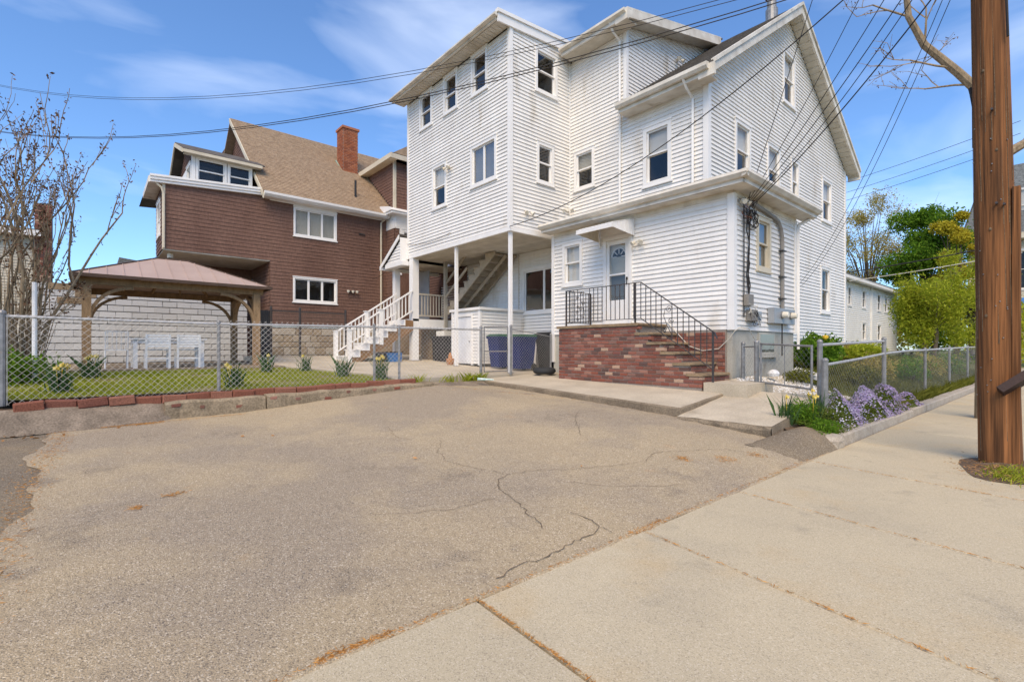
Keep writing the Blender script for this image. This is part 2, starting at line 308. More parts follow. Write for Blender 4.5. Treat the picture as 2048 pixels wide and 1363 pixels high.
def cut(a, b, ops, z):
    """parts of a..b left over beside the openings that cross height z"""
    seg = [(a, b)]
    for (u0, u1, z0, z1) in ops:
        if z0 < z < z1:
            n = []
            for (p, q) in seg:
                if u1 <= p or u0 >= q: n.append((p, q)); continue
                if u0 > p: n.append((p, u0))
                if u1 < q: n.append((u1, q))
            seg = n
    return seg
def siding(parent, fr, z0, z1, ext, ops=(), m='siding', h=0.1016, laps=2, lip=0.013, wall='wall', board='siding_panel', gap=.004):
    """wall sheet plus one vinyl panel object for each run of laps; ext(z) gives the wall's two ends at height z"""
    sheet = B(); runs = []; z = z0; cur = {}; k = 0
    while z < z1 - 0.01:
        zt = min(z + h, z1); a0, b0 = ext(z); a1, b1 = ext(zt); zc = (z + zt) / 2
        for si, (p, q) in enumerate(cut((a0 + a1) / 2, (b0 + b1) / 2, ops, zc)):
            pa = abs(p - (a0 + a1) / 2) < 1e-6; qa = abs(q - (b0 + b1) / 2) < 1e-6
            p0, p1 = (a0, a1) if pa else (p, p); q0, q1 = (b0, b1) if qa else (q, q)
            if q0 - p0 < 0.01: continue
            cur.setdefault((si, round(p, 2) if not pa else 0), B()).add([fr(p0, z + gap, -.011), fr(q0, z + gap, -.011), fr(q0, z + gap, lip), fr(p0, z + gap, lip), fr(p0, z + gap + .012, lip), fr(q0, z + gap + .012, lip), fr(q1, zt + gap + .006, -.012), fr(p1, zt + gap + .006, -.012)],
                    [(0, 1, 2, 3), (3, 2, 5, 4), (4, 5, 6, 7)])
            sheet.poly(fr(p0, z, -.03), fr(q0, z, -.03), fr(q1, zt, -.03), fr(p1, zt, -.03))
        k += 1; z = zt
        if k % laps == 0 or z >= z1 - 0.01:
            runs += list(cur.values()); cur = {}
    w = sheet.build(wall, m, parent)
    for c in runs: c.build(board, m, w)
    return w
def window(parent, fr, u0, u1, z0, z1, kind='hung', cas=0.085, inside='dark', m='trim', glassm='pane', depth=0.07, split=0.5):
    """casing, sashes, panes, shade or blind and the dark room behind"""
    b = B(); a0, a1, c0, c1 = u0 + cas, u1 - cas, z0 + cas, z1 - cas
    b.fbox(fr, u0, a0, z0, z1, -depth - .05, .032); b.fbox(fr, a1, u1, z0, z1, -depth - .05, .032)
    b.fbox(fr, a0, a1, c1, z1, -depth - .05, .034); b.fbox(fr, a0, a1, z0, c0, -depth - .05, .034)
    b.fbox(fr, u0 - .03, u1 + .03, z0 - .035, z0 - .001, -.01, .055); b.fbox(fr, u0 - .015, u1 + .015, z1 + .001, z1 + .03, -.01, .05)
    w = b.build('window', m, parent)
    s = B(); t = 0.04
    def frame(p0, p1, q0, q1, o):
        s.fbox(fr, p0, p0 + t, q0, q1, o, o + .03); s.fbox(fr, p1 - t, p1, q0, q1, o, o + .03)
        s.fbox(fr, p0 + t, p1 - t, q0, q0 + t, o, o + .029); s.fbox(fr, p0 + t, p1 - t, q1 - t, q1, o, o + .029)
    rects = []
    if kind == 'hung':
        zm = lerp(c0, c1, split); frame(a0, a1, zm, c1, -.04); frame(a0, a1, c0, zm + t, -.075)
        rects = [(a0 + t, a1 - t, zm + t, c1 - t, -.03), (a0 + t, a1 - t, c0 + t, zm, -.065)]
    else:
        n = {'double': 2, 'triple': 3, 'single': 1}[kind]
        for i in range(n):
            p, q = lerp(a0, a1, i / n), lerp(a0, a1, (i + 1) / n); frame(p, q, c0, c1, -.05); rects.append((p + t, q - t, c0 + t, c1 - t, -.04))
    s.build('sash', m, w)
    for (p, q, e, f, o) in rects: B().poly(fr(p, e, o), fr(q, e, o), fr(q, f, o), fr(p, f, o)).build('pane', glassm, w)
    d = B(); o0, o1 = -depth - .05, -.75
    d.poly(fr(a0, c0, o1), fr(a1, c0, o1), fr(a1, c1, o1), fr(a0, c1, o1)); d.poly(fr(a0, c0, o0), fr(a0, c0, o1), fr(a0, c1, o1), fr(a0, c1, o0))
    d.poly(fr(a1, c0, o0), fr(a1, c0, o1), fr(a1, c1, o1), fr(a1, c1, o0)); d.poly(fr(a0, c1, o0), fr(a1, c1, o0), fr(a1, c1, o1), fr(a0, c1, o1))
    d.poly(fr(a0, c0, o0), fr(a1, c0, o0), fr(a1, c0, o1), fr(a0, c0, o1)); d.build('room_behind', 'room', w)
    if inside in ('upper', 'full', 'blind', 'upper_blind'):
        lo = c0 + .01 if inside in ('full', 'blind') else lerp(c0, c1, split)
        q = B()
        if 'blind' in inside:
            z = lo
            while z < c1 - .01: q.fbox(fr, a0 + .01, a1 - .01, z, z + .022, -.115, -.110); z += .027
            q.build('window_blind', 'blind', w)
        else: q.fbox(fr, a0 + .01, a1 - .01, lo, c1, -.115, -.110); q.build('window_shade', 'shade', w)
    return w
OPS = lambda ws, c=.03: [(a + c, b - c, z0 + c, z1 - c) for (a, b, z0, z1, *_) in ws]

# ================================================================== THE SETTING: ground, drive, walks
def asph(X, Y):
    s = max(0.0, (-2.12 - X) / 7)
    return interp(Y, [-5, -.9, .9, 2, 3.2, 5.7, 7.2], [.22, .24, .28, .3, .41, .57, .5]) * s ** interp(Y, [0, 7.2], [.85, .55])
def zyard(X): return .66 + .047 * (-9.5 - X)
def grid(xs, ys, zf):
    b = B(); n = len(ys)
    for x in xs:
        for y in ys: b.v.append((x, y, zf(x, y)))
    for i in range(len(xs) - 1):
        for j in range(n - 1): a = i * n + j; b.f.append((a, a + 1, a + n + 1, a + n))
    return b
rj = random.Random(3)
bump = {}
def wob(x, y, a=.006):
    k = (round(x, 2), round(y, 2))
    if k not in bump: bump[k] = rj.uniform(-a, a)
    return bump[k]
struct(B().poly((-600, -600, -.35), (600, -600, -.35), (600, 600, -.35), (-600, 600, -.35)).build('ground', 'yard_green'))
ag = grid(np.linspace(-9.45, -2.118, 90), np.linspace(-.42, 7.35, 48), lambda x, y: asph(x, y) - .004 + (wob(x, y) if x < -2.3 else 0))
ag.v = [(x, y + (.07 * math.sin(x * 1.9) + .045 * math.sin(x * 4.7 + 1) + .02 * math.sin(x * 13) if y < -.41 else 0), z) for x, y, z in ag.v]
asphalt = struct(ag.build('driveway', 'asphalt', smooth=True))
struct(grid(np.linspace(-12, -2.118, 24), np.linspace(-9, -.24, 19), lambda x, y: asph(x, y) - .014 + wob(x, y, .003) * (x < -2.3)).build('neighbour_driveway', 'asphalt_old', smooth=True))
# dark asphalt bank against the kerb and beside the front walk
bk = B(); n = 0
for i in range(58):
    y = -4.3 + i * .2; zt = interp(y, [-.7, .8, 5.2, 7.2], [.54, .53, .60, .60]); w = interp(y, [-.7, .85, 1.0, 5.4, 5.8, 7.2], [.42, .36, .02, .02, .26, .30])
    bk.v += [(-9.30, y, zt), (-9.30 + w * .45, y, lerp(zt, asph(-9.1, y), .35) + rj.uniform(-.012, .012)), (-9.28 + w, y, asph(-9.1, y) - .01)]
    if i: k = (i - 1) * 3; bk.f += [(k, k + 1, k + 4, k + 3), (k + 1, k + 2, k + 5, k + 4)]
struct(bk.build('asphalt_berm', 'berm', smooth=True))
bk = B(); nn = 14
for i in range(nn):
    for j in range(9):
        x = lerp(-2.78, -2.10, i / (nn - 1)); y = lerp(6.35, 7.75, j / 8); u = i / (nn - 1); v = j / 8
        bk.v.append((x, y, asph(x, y) - .006 + .15 * math.sin(math.pi * u) ** .7 * min(1, v * 1.6) + rj.uniform(-.006, .006)))
bk.f = [(i * 9 + j, i * 9 + j + 1, (i + 1) * 9 + j + 1, (i + 1) * 9 + j) for i in range(nn - 1) for j in range(8)]
struct(bk.build('asphalt_hump', 'asphalt_old', smooth=True))
CR = {'a': [(-6.23, 3.13), (-5.81, 2.98), (-5.56, 2.95), (-5.35, 3.03)], 'b': [(-5.14, 3.26), (-4.89, 3.13), (-4.75, 2.98), (-4.53, 2.93), (-4.41, 2.85), (-4.07, 2.92), (-3.78, 3.02), (-3.62, 3.12)],
'c': [(-3.62, 3.12), (-3.56, 2.92), (-3.35, 2.76), (-3.2, 2.72), (-3.01, 2.67), (-2.68, 2.55), (-2.49, 2.49)], 'd': [(-3.54, 1.62), (-3.42, 1.81), (-3.28, 2.09), (-3.22, 2.33), (-3.22, 2.65)],
'e': [(-3.61, 3.12), (-3.52, 3.42), (-3.33, 3.72), (-3.17, 4.17), (-3.06, 4.56), (-3.18, 4.94), (-3.04, 5.25), (-2.79, 5.83), (-2.42, 6.09)], 'f': [(-5.18, 5.86), (-4.82, 5.4), (-4.42, 5.05), (-4.18, 4.76)],
'g': [(-5.18, 5.86), (-5.16, 6.27), (-5.14, 6.57)], 'h': [(-2.62, 2.87), (-2.43, 2.9), (-2.32, 2.88), (-2.26, 2.69), (-2.27, 2.44), (-2.21, 2.19), (-2.27, 1.99), (-2.19, 1.75)], 'i': [(-2.32, 2.88), (-2.15, 2.86)],
'j': [(-4.76, -0.04), (-4.85, 0.06), (-4.93, 0.21), (-4.91, 0.37), (-4.94, 0.52), (-5.03, 0.66)], 'k': [(-3.09, 3.39), (-2.81, 3.63), (-2.52, 4.07), (-2.41, 4.34)]}
for key, pl in CR.items():                                           # open cracks: jagged ribbons lying in the surface
    pts = []
    for (a, b_) in zip(pl[:-1], pl[1:]):
        m_ = max(2, int(math.dist(a, b_) / .05))
        for t in range(m_): u = t / m_; pts.append((lerp(a[0], b_[0], u) + rj.uniform(-.02, .02), lerp(a[1], b_[1], u) + rj.uniform(-.02, .02)))
    c = B()
    for i, (x, y) in enumerate(pts):
        x2, y2 = pts[min(i + 1, len(pts) - 1)]; x1, y1 = pts[max(i - 1, 0)]; d = math.hypot(x2 - x1, y2 - y1) or 1
        w = (.0015 + .0026 * rj.random()) * (1.15 if key in 'ch' else .75); nx, ny = -(y2 - y1) / d * w, (x2 - x1) / d * w
        c.v += [(x + nx, y + ny, asph(x + nx, y + ny) + .0045), (x - nx, y - ny, asph(x - nx, y - ny) + .0045)]
        if i: k = 2 * i; c.f.append((k - 2, k - 1, k + 1, k))
    c.build('crack', 'crack', asphalt)

lp = B(); nl = 260
for i in range(nl):
    y = lerp(-.42, 7.3, i / (nl - 1)); e = .012 + .010 * math.sin(y * 3.1) + .007 * math.sin(y * 9.7 + 1) + rj.uniform(-.006, .006)
    lp.v += [(-2.19, y, asph(-2.19, y) - .001), (-2.118, y, .0065), (-2.108 + e * .6, y, .0055), (-2.108 + e, y, -.012)]
    if i: k = 4 * (i - 1); lp.f += [(k + j, k + j + 1, k + j + 5, k + j + 4) for j in range(3)]
lp.build('asphalt_lip', 'asphalt', asphalt, smooth=True)
# public pavement: each concrete slab its own piece, joints recessed
walk = struct(B().box(-2.118, -.06, -9, 60, -.3, -.022).build('pavement', 'soil'))
JY = [-4.55, -3.0, -1.48, .04, 1.58, 3.11, 4.66, 6.58, 8.45, 10.3, 11.8, 13.25] + [13.25 + 1.53 * i for i in range(1, 22)]
for i in range(len(JY) - 1):
    sk = lambda y: 0.05 if y < 2 else .165
    y0, y1 = JY[i], JY[i + 1]; g = .008; x0, x1 = -2.108, -.07; s0, s1 = sk(y0), sk(y1); dz = rj.uniform(-.004, .003)
    p = [(x0, y0 + g), (x1, y0 + g - s0 * (x1 - x0)), (x1, y1 - g - s1 * (x1 - x0)), (x0, y1 - g)]
    cx_, cy_ = sum(q[0] for q in p) / 4, sum(q[1] for q in p) / 4; inn = [(q[0] + (cx_ - q[0]) * .012, q[1] + (cy_ - q[1]) * .012) for q in p]
    b = B().add([(x, y, -.1) for x, y in p] + [(x, y, dz - .010) for x, y in p] + [(x, y, dz) for x, y in inn],
                [(8, 9, 10, 11)] + [(a, (a + 1) % 4, (a + 1) % 4 + 4, a + 4) for a in range(4)] + [(a + 4, (a + 1) % 4 + 4, (a + 1) % 4 + 8, a + 8) for a in range(4)])
    b.build('pavement_slab', 'sidewalk', walk)
struct(B().box(-.06, .09, -40, 120, -.3, -.004).build('street_kerb', 'granite'))
struct(B().poly((.09, -40, -.14), (9, -40, -.14), (9, 200, -.14), (.09, 200, -.14)).build('road', 'asphalt'))

# back yard, lawn bed, patio, gazebo floor
struct(B().poly((-9.36, -30, zyard(-9.36) - .12), (-9.36, 40, zyard(-9.36) - .12), (-70, 40, 2.2), (-70, -30, 2.2)).build('yard_soil', 'soil'))
LAWN = [(-9.52, -1.7), (-9.52, 5.0), (-10.8, 4.95), (-13.62, 3.85), (-13.62, -1.7)]
struct(B().poly(*[(x, y, zyard(x) - .01) for x, y in LAWN]).build('lawn_bed', 'lawn_soil'))
def slabz(pts, zf, th): 
    b = B(); t = [(x, y, zf(x, y)) for x, y in pts]; return b.prism(t, (0, 0, -th))
PAT = [(-9.62, 5.05), (-9.62, 10.85), (-18.6, 10.85), (-18.6, 3.95), (-13.75, 3.95), (-10.9, 5.05)]
struct(slabz(PAT, lambda x, y: zyard(x) + .035, .14).build('patio', 'concrete'))
struct(B().box(-20.0, -13.72, -2.4, 3.92, .6, .905).build('gazebo_floor', 'concrete_worn'))
for i in range(14): B().box(-13.71, -13.62, -2.1 + i * .42, -2.1 + i * .42 + .405, .72, .885 + rj.uniform(-.008, .008)).build('edging_stone', 'stone_tread', bpy.data.objects['gazebo_floor'])
# concrete apron in front of the brick stoop
def apz(x, y):
    u = (x + 9.55) / 5.38; v = (y - 7.2) / 2.54; return lerp(lerp(.615, .41, u), lerp(.715, .665, u), v)
ap = grid(np.linspace(-9.66, -4.17, 20), np.linspace(7.2, 9.74, 10), lambda x, y: apz(x, y) + rj.uniform(-.003, .003))
k0 = len(ap.v); xs_ = np.linspace(-9.66, -4.17, 20)
xs_[-1] = -4.148; fl = [(x, 7.2, apz(x, 7.2)) for x in xs_]
apron = struct(ap.build('concrete_apron', 'concrete'))
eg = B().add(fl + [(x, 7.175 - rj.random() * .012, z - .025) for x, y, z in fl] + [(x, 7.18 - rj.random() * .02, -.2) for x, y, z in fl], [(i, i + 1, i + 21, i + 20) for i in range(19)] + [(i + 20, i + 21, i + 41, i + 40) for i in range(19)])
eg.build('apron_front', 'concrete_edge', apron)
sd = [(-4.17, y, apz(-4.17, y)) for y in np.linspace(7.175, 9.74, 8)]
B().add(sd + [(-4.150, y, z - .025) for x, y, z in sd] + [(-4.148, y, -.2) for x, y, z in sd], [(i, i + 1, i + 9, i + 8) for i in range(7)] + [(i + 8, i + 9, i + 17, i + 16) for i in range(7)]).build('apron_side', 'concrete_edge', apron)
struct(B().box(-4.52, -3.72, 8.62, 9.72, .2, .735).build('concrete_step', 'concrete'))
def wz(x, y): return lerp(.285, .58, (y - 7.05) / 2.1)
fw = grid(np.linspace(-4.15, -2.72, 9), np.linspace(7.06, 9.2, 9), lambda x, y: wz(x, y) + rj.uniform(-.007, .007))
fe = [(lerp(-4.15, -2.72, i / 12), 7.06 + rj.uniform(-.02, .015), 0) for i in range(13)]
fwo = struct(fw.build('front_walk', 'concrete'))
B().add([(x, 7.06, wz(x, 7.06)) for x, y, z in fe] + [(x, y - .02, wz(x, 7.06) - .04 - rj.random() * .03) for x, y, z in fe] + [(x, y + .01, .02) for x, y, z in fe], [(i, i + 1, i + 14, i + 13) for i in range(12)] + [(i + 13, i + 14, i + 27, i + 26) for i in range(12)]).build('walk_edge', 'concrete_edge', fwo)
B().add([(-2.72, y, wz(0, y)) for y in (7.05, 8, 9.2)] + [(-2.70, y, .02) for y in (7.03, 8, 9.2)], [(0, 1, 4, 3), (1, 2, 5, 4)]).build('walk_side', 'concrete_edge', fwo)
# side yard: bank behind the stone kerb, rising to the house
def zside(x, y): return min(1.15, .10 + .30 * (-2.3 - x)) + .03 * math.sin(x * 5 + y * 2.3)
struct(grid(np.linspace(-4.44, -2.26, 12), np.linspace(9.72, 13.12, 12), zside).build('side_yard', 'yard_green', smooth=True)); struct(grid(np.linspace(-3.8, -2.26, 9), np.linspace(9.0, 9.72, 4), zside).build('side_yard', 'yard_green', smooth=True))
struct(grid(np.linspace(-5.56, -2.26, 16), np.linspace(13.12, 60, 60), zside).build('side_yard', 'yard_green', smooth=True))
struct(grid(np.linspace(-2.80, -2.26, 6), np.linspace(7.45, 9.05, 10), lambda x, y: zside(x, y) + .02).build('flower_bed', 'soil', smooth=True))
struct(B().poly((-5.5, 21.2, 1.2), (-5.5, 90, 1.2), (-70, 90, 1.2), (-70, 21.2, 1.2)).build('far_ground', 'yard_green'))
y = 8.05; 
kerb = thing('stone_kerb', (-2.24, 8, 0), 'low pale stone kerb holding the flower bed beside the pavement', 'kerb')
while y < 45:
    ln = rj.uniform(1.2, 1.7); h_ = .135 + rj.uniform(-.012, .012)
    b = B().prism([(-2.34, y, -.1), (-2.125 + rj.uniform(-.012, .012), y, -.1), (-2.135, y, h_ - .02), (-2.16, y, h_), (-2.34, y, h_ + .01)], (0, ln - .015, 0))
    b.build('kerb_stone', 'granite', kerb); y += ln
b = B().lathe((-2.26, 7.80, -.05), [(.17, 0), (.20, .07), (.205, .15), (.17, .205), (.08, .225)], 9)
b.v = [(x + (rj.random() - .5) * .04, (y - 7.8) * 1.15 + 7.8 + (rj.random() - .5) * .04, z) for x, y, z in b.v]
tag(b.build('boulder', 'granite'), 'rounded pale stone at the near end of the flower bed', 'stone')

# ================================================================== WHITE HOUSE
house = thing('white_house', (-9, 12, .7), 'tall white clapboard house with grey gable roof and overhanging upper floors', 'house')
YB, XB, YM, XG, YA, XA = 8.44, -9.83, 10.8, -5.56, 9.74, -4.48
c = lambda *w: w
# --- overhanging three storey block, front
wf = [c(-14.51, -13.71, 8.69, 9.87), c(-13.03, -12.26, 8.69, 9.87), c(-11.56, -10.79, 8.69, 9.88), c(-11.59, -10.38, 6.04, 7.24), c(-13.71, -12.86, 5.86, 7.25)]
siding(house, FY(YB), 4.62, 9.90, lambda z: (-15.28, XB - .02), OPS(wf))
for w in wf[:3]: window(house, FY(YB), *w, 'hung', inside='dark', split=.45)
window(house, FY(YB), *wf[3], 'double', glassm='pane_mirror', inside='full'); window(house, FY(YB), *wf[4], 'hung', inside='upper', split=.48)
# block, right side
ws = [c(9.35, 10.23, 8.55, 9.78), c(9.41, 10.09, 6.01, 7.16)]
siding(house, FX(XB), 4.62, 10.18, lambda z: (YB, YM), OPS(ws))
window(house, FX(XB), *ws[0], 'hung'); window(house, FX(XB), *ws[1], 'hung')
# block, left side, hidden from the street side but closing the volume
siding(house, lambda u, z, o: (-15.3 - o, u, z), 4.62, 10.1, lambda z: (YB, 14.5))
pieces('corner_board', 'trim', house, [(XB - .075, XB + .03, YB - .03, YB + .075, 4.50, 10.12), (-15.34, -15.25, YB - .03, YB + .06, 4.5, 9.95), (XB - .02, XB + .02, YM - .05, YM - .001, 4.9, 10.2)])
pieces('skirt_board', 'trim', house, [(-15.24, XB - .08, YB - .022, YB + .05, 4.50, 4.615), (XB - .05, XB + .022, YB + .08, YM, 4.50, 4.615)])
# porch ceiling boards beneath the block
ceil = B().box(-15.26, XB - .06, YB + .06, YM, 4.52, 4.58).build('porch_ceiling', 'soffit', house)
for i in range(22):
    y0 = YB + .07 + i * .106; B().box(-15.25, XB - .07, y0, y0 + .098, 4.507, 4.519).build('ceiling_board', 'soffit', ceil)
# block roof with wide eave and rake trim
rz = lambda y: 10.06 + .095 * (y - 8.0)
roof = B().prism([(-15.65, 8.0, rz(8.0)), (-15.65, 15, rz(15)), (-15.65, 15, rz(15) + .06), (-15.65, 8.0, rz(8) + .06)], (5.85, 0, 0)).build('block_roof', 'roof_dark', house)
B().box(-15.62, -9.84, 7.97, 8.03, 9.93, 10.075).build('fascia', 'gutter', roof)
B().prism([(-15.66, 7.92, 10.07), (-15.66, 7.86, 10.03), (-15.66, 7.86, 9.985), (-15.66, 7.965, 9.965), (-15.66, 7.965, 10.07)], (5.88, 0, 0)).build('gutter', 'gutter', roof)
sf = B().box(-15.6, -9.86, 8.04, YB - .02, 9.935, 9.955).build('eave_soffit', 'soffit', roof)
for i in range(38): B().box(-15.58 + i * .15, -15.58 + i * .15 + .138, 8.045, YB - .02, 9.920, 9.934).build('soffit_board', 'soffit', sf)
b = B().prism([(XB + .02, 7.98, rz(8) - .22), (XB + .02, YM, rz(YM) - .22), (XB + .02, YM, rz(YM) + .0), (XB + .02, 7.98, rz(8) + .0)], (.05, 0, 0))
b.prism([(XB + .0, 7.94, rz(8) + .0), (XB + .0, YM, rz(YM)), (XB + .0, YM, rz(YM) + .09), (XB, 7.94, rz(8) + .09)], (.11, 0, 0))
b.build('rake_board', 'trim', roof)

# --- main body front, with the shed dormer above
wm = [c(-9.66, -8.90, 5.98, 7.11), c(-7.29, -6.48, 5.50, 7.0)]
siding(house, FY(YM), 4.70, 9.80, lambda z: (XB, XG - .02 if z < 7.56 else -7.83), OPS(wm))
window(house, FY(YM), *wm[0], 'hung', inside='upper_blind'); window(house, FY(YM), *wm[1], 'hung', inside='upper', split=.52, cas=.1)
pieces('corner_board', 'trim', house, [(XG - .10, XG + .030, YM - .030, YM + .11, 4.9, 7.72), (-7.90, -7.80, YM - .028, YM + .07, 7.95, 9.88)])
# porch back wall below the block, with the picture window
wp = [c(-11.92, -10.0, 2.50, 3.96)]
siding(house, FY(YM), .80, 4.50, lambda z: (-15.06, -9.3), OPS(wp), lip=.022, gap=.013)
window(house, FY(YM), *wp[0], 'double', cas=.07, m='trim', glassm='pane_mirror')
B().box(-12.13, -12.09, YM - .03, YM - .0, 1.0, 4.5).build('corner_board', 'soffit', house)
# --- gable wall
def gext(z):
    a = 10.82 if z < 7.80 else 10.82 + (z - 7.80) / .696; d = 21.07 if z < 7.87 else 21.07 - (z - 7.87) / .600
    return (a, max(d, a + .001))
GA = 15.62
wg = [c(12.15, 13.04, 5.66, 7.11), c(15.2, 16.12, 8.55, 10.1), c(14.09, 14.98, 5.66, 7.05), c(15.81, 16.45, 5.75, 7.05), c(18.52, 19.49, 5.66, 7.11), c(18.40, 19.33, 2.57, 4.12)]
siding(house, FX(XG), 1.58, 11.15, gext, OPS(wg))
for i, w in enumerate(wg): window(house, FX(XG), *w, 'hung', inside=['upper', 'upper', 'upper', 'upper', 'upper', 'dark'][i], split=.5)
pieces('corner_board', 'trim', house, [(XG - .08, XG + .028, 20.97, 21.10, 1.58, 7.95)])
siding(house, FY(YM + .02), 2.3, 7.6, lambda z: (-19.5, -15.32)); B().box(-19.5, -15.0, YM + .03, YM + .2, .6, 2.4).build('foundation', 'stone_tread', house)
B().box(-5.7, XG - .03, 13.0, 21.05, .6, 1.575).build('foundation', 'concrete_grey', house)
# roofs of the main body: near and far slope with lapped shingles, white rakes and gutter
E0, E1, AP = (10.36, 7.70), (21.42, 7.88), (15.62, 11.36)
mr_ = B(); XR1 = -5.20
for (p, q, XR0) in ((E0, AP, -7.86), (E1, AP, -16)):
    mr_.prism([(XR0, p[0], p[1] - .05), (XR0, q[0], q[1] - .05), (XR0, q[0], q[1]), (XR0, p[0], p[1])], (XR1 - XR0, 0, 0))
main_roof = mr_.build('main_roof', 'roof_dark', house)
sh = B(); nrow = 44
for i in range(nrow):
    u0, u1 = i / nrow, (i + 1) / nrow; y0, z0, y1, z1 = lerp(E0[0], AP[0], u0), lerp(E0[1], AP[1], u0), lerp(E0[0], AP[0], u1), lerp(E0[1], AP[1], u1)
    x = -7.85 + rj.uniform(0, .2)
    while x < XR1 - .02:
        x2 = min(x + rj.uniform(.2, .33), XR1 - .01); t = .012 + rj.uniform(0, .007)
        sh.add([(x, y0, z0 + .002), (x2, y0, z0 + .002), (x2, y0 - .004, z0 + t + .006), (x, y0 - .004, z0 + t + .006), (x2, y1, z1 + .004), (x, y1, z1 + .004)], [(0, 1, 2, 3), (3, 2, 4, 5)]); x = x2 + .004
sh.build('roof_shingles', 'roof_dark', main_roof, kind='stuff')
b = B()
for (p, q) in ((E0, AP), (E1, AP)):
    b.prism([(XR1 - .03, p[0], p[1] - .24), (XR1 - .03, q[0], q[1] - .27), (XR1 - .03, q[0], q[1] - .03), (XR1 - .03, p[0], p[1] - .03)], (.05, 0, 0))
    b.prism([(XR1 - .06, p[0], p[1] - .035), (XR1 - .06, q[0], q[1] - .035), (XR1 - .06, q[0], q[1] + .055), (XR1 - .06, p[0], p[1] + .055)], (.12, 0, 0))
b.box(XR1 - .35, XR1 + .03, E0[0] - .02, E0[0] + .05, E0[1] - .30, E0[1] - .03); b.box(XR1 - .35, XR1 + .03, E1[0] - .05, E1[0] + .02, E1[1] - .30, E1[1] - .03)
b.build('rake_board', 'gutter', main_roof)
for (p, q) in ((E0, AP), (E1, AP)):
    s_ = B().prism([(XG + .018, p[0], p[1] - .215), (XG + .018, q[0], q[1] - .24), (XG + .018, q[0], q[1] - .225), (XG + .018, p[0], p[1] - .20)], (XR1 - .045 - XG, 0, 0)).build('rake_soffit', 'soffit', main_roof)
    for i in range(30):
        u0, u1 = i / 30 + .002, (i + .88) / 30; y0, y1 = lerp(p[0], q[0], u0), lerp(p[0], q[0], u1); z0, z1 = lerp(p[1] - .217, q[1] - .242, u0), lerp(p[1] - .217, q[1] - .242, u1)
        B().prism([(XG + .02, y0, z0), (XG + .02, y1, z1), (XG + .02, y1, z1 - .012), (XG + .02, y0, z0 - .012)], (XR1 - .05 - XG, 0, 0)).build('soffit_board', 'soffit', main_roof)
B().prism([(-7.78, 10.34, 7.70), (-7.78, 10.22, 7.68), (-7.78, 10.22, 7.60), (-7.78, 10.27, 7.545), (-7.78, 10.34, 7.545)], (2.48, 0, 0)).build('gutter', 'gutter', main_roof)
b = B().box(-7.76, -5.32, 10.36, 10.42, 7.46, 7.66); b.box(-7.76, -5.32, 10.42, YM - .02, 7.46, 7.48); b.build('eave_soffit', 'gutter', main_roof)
# dormer
dz = lambda y: 9.98 + .262 * (y - 10.35)
rl = lambda y: lerp(E0[1], AP[1], (y - E0[0]) / (AP[0] - E0[0]))
sheet = B(); z = 8.0; k = 0; cur = B(); boards = []
while z < 11.1:
    zt = z + .1016
    def span(zz): a = E0[0] + (zz - E0[1]) / (AP[1] - E0[1]) * (AP[0] - E0[0]); s = 10.82 if zz < dz(10.8) - .1 else 10.35 + (zz + .1 - 9.98) / .262; return s, max(a, s + .0)
    a0, b0 = span(z); a1, b1 = span(zt)
    if b0 - a0 > .02:
        f = FX(-7.83); cur.add([f(a0, z + .004, -.011), f(b0, z + .004, -.011), f(b0, z + .004, .013), f(a0, z + .004, .013), f(b1, zt + .010, -.012), f(a1, zt + .010, -.012)], [(0, 1, 2, 3), (3, 2, 4, 5)])
        sheet.poly(f(a0, z, -.02), f(b0, z, -.02), f(b1, zt, -.02), f(a1, zt, -.02))
    z = zt; k += 1
    if k % 2 == 0 and cur.f: boards.append(cur); cur = B()
dw = sheet.build('dormer_wall', 'siding', house)
for q in boards: q.build('siding_panel', 'siding', dw)
dr = B().prism([(-9.75, 10.33, dz(10.33)), (-9.75, 15.4, dz(15.4)), (-9.75, 15.4, dz(15.4) + .05), (-9.75, 10.33, dz(10.33) + .05)], (2.32, 0, 0)).build('dormer_roof', 'roof_dark', house)
b = B().box(-9.74, -7.44, 10.30, 10.36, 9.80, 9.985); b.prism([(-7.48, 10.3, dz(10.3) - .19), (-7.48, 15.3, dz(15.3) - .19), (-7.48, 15.3, dz(15.3) + .07), (-7.48, 10.3, dz(10.3) + .07)], (.05, 0, 0))
b.prism([(-9.74, 10.29, 10.02), (-9.74, 10.19, 9.99), (-9.74, 10.19, 9.93), (-9.74, 10.29, 9.89)], (2.28, 0, 0)); b.box(-7.80, -7.42, 10.28, 10.35, 9.74, 9.98)
b.build('fascia', 'gutter', dr)
b = B().box(-9.72, -7.49, 10.37, YM - .02, 9.80, 9.82); b.prism([(-7.80, 10.36, dz(10.36) - .18), (-7.80, 15.2, dz(15.2) - .18), (-7.80, 15.2, dz(15.2) - .16), (-7.80, 10.36, dz(10.36) - .16)], (.32, 0, 0)); b.build('eave_soffit', 'soffit', dr)
fl_ = B().lathe((-6.02, 15.62, 11.0), [(.17, 0), (.17, .62), (.13, .64), (.13, .80), (.13, 1.0)], 14).build('flue', 'galv', house)
B().lathe((-6.02, 15.62, 11.98), [(.17, 0), (.185, .02), (.185, .16), (.10, .21)], 14).build('flue_cap', 'copper_rust', fl_)

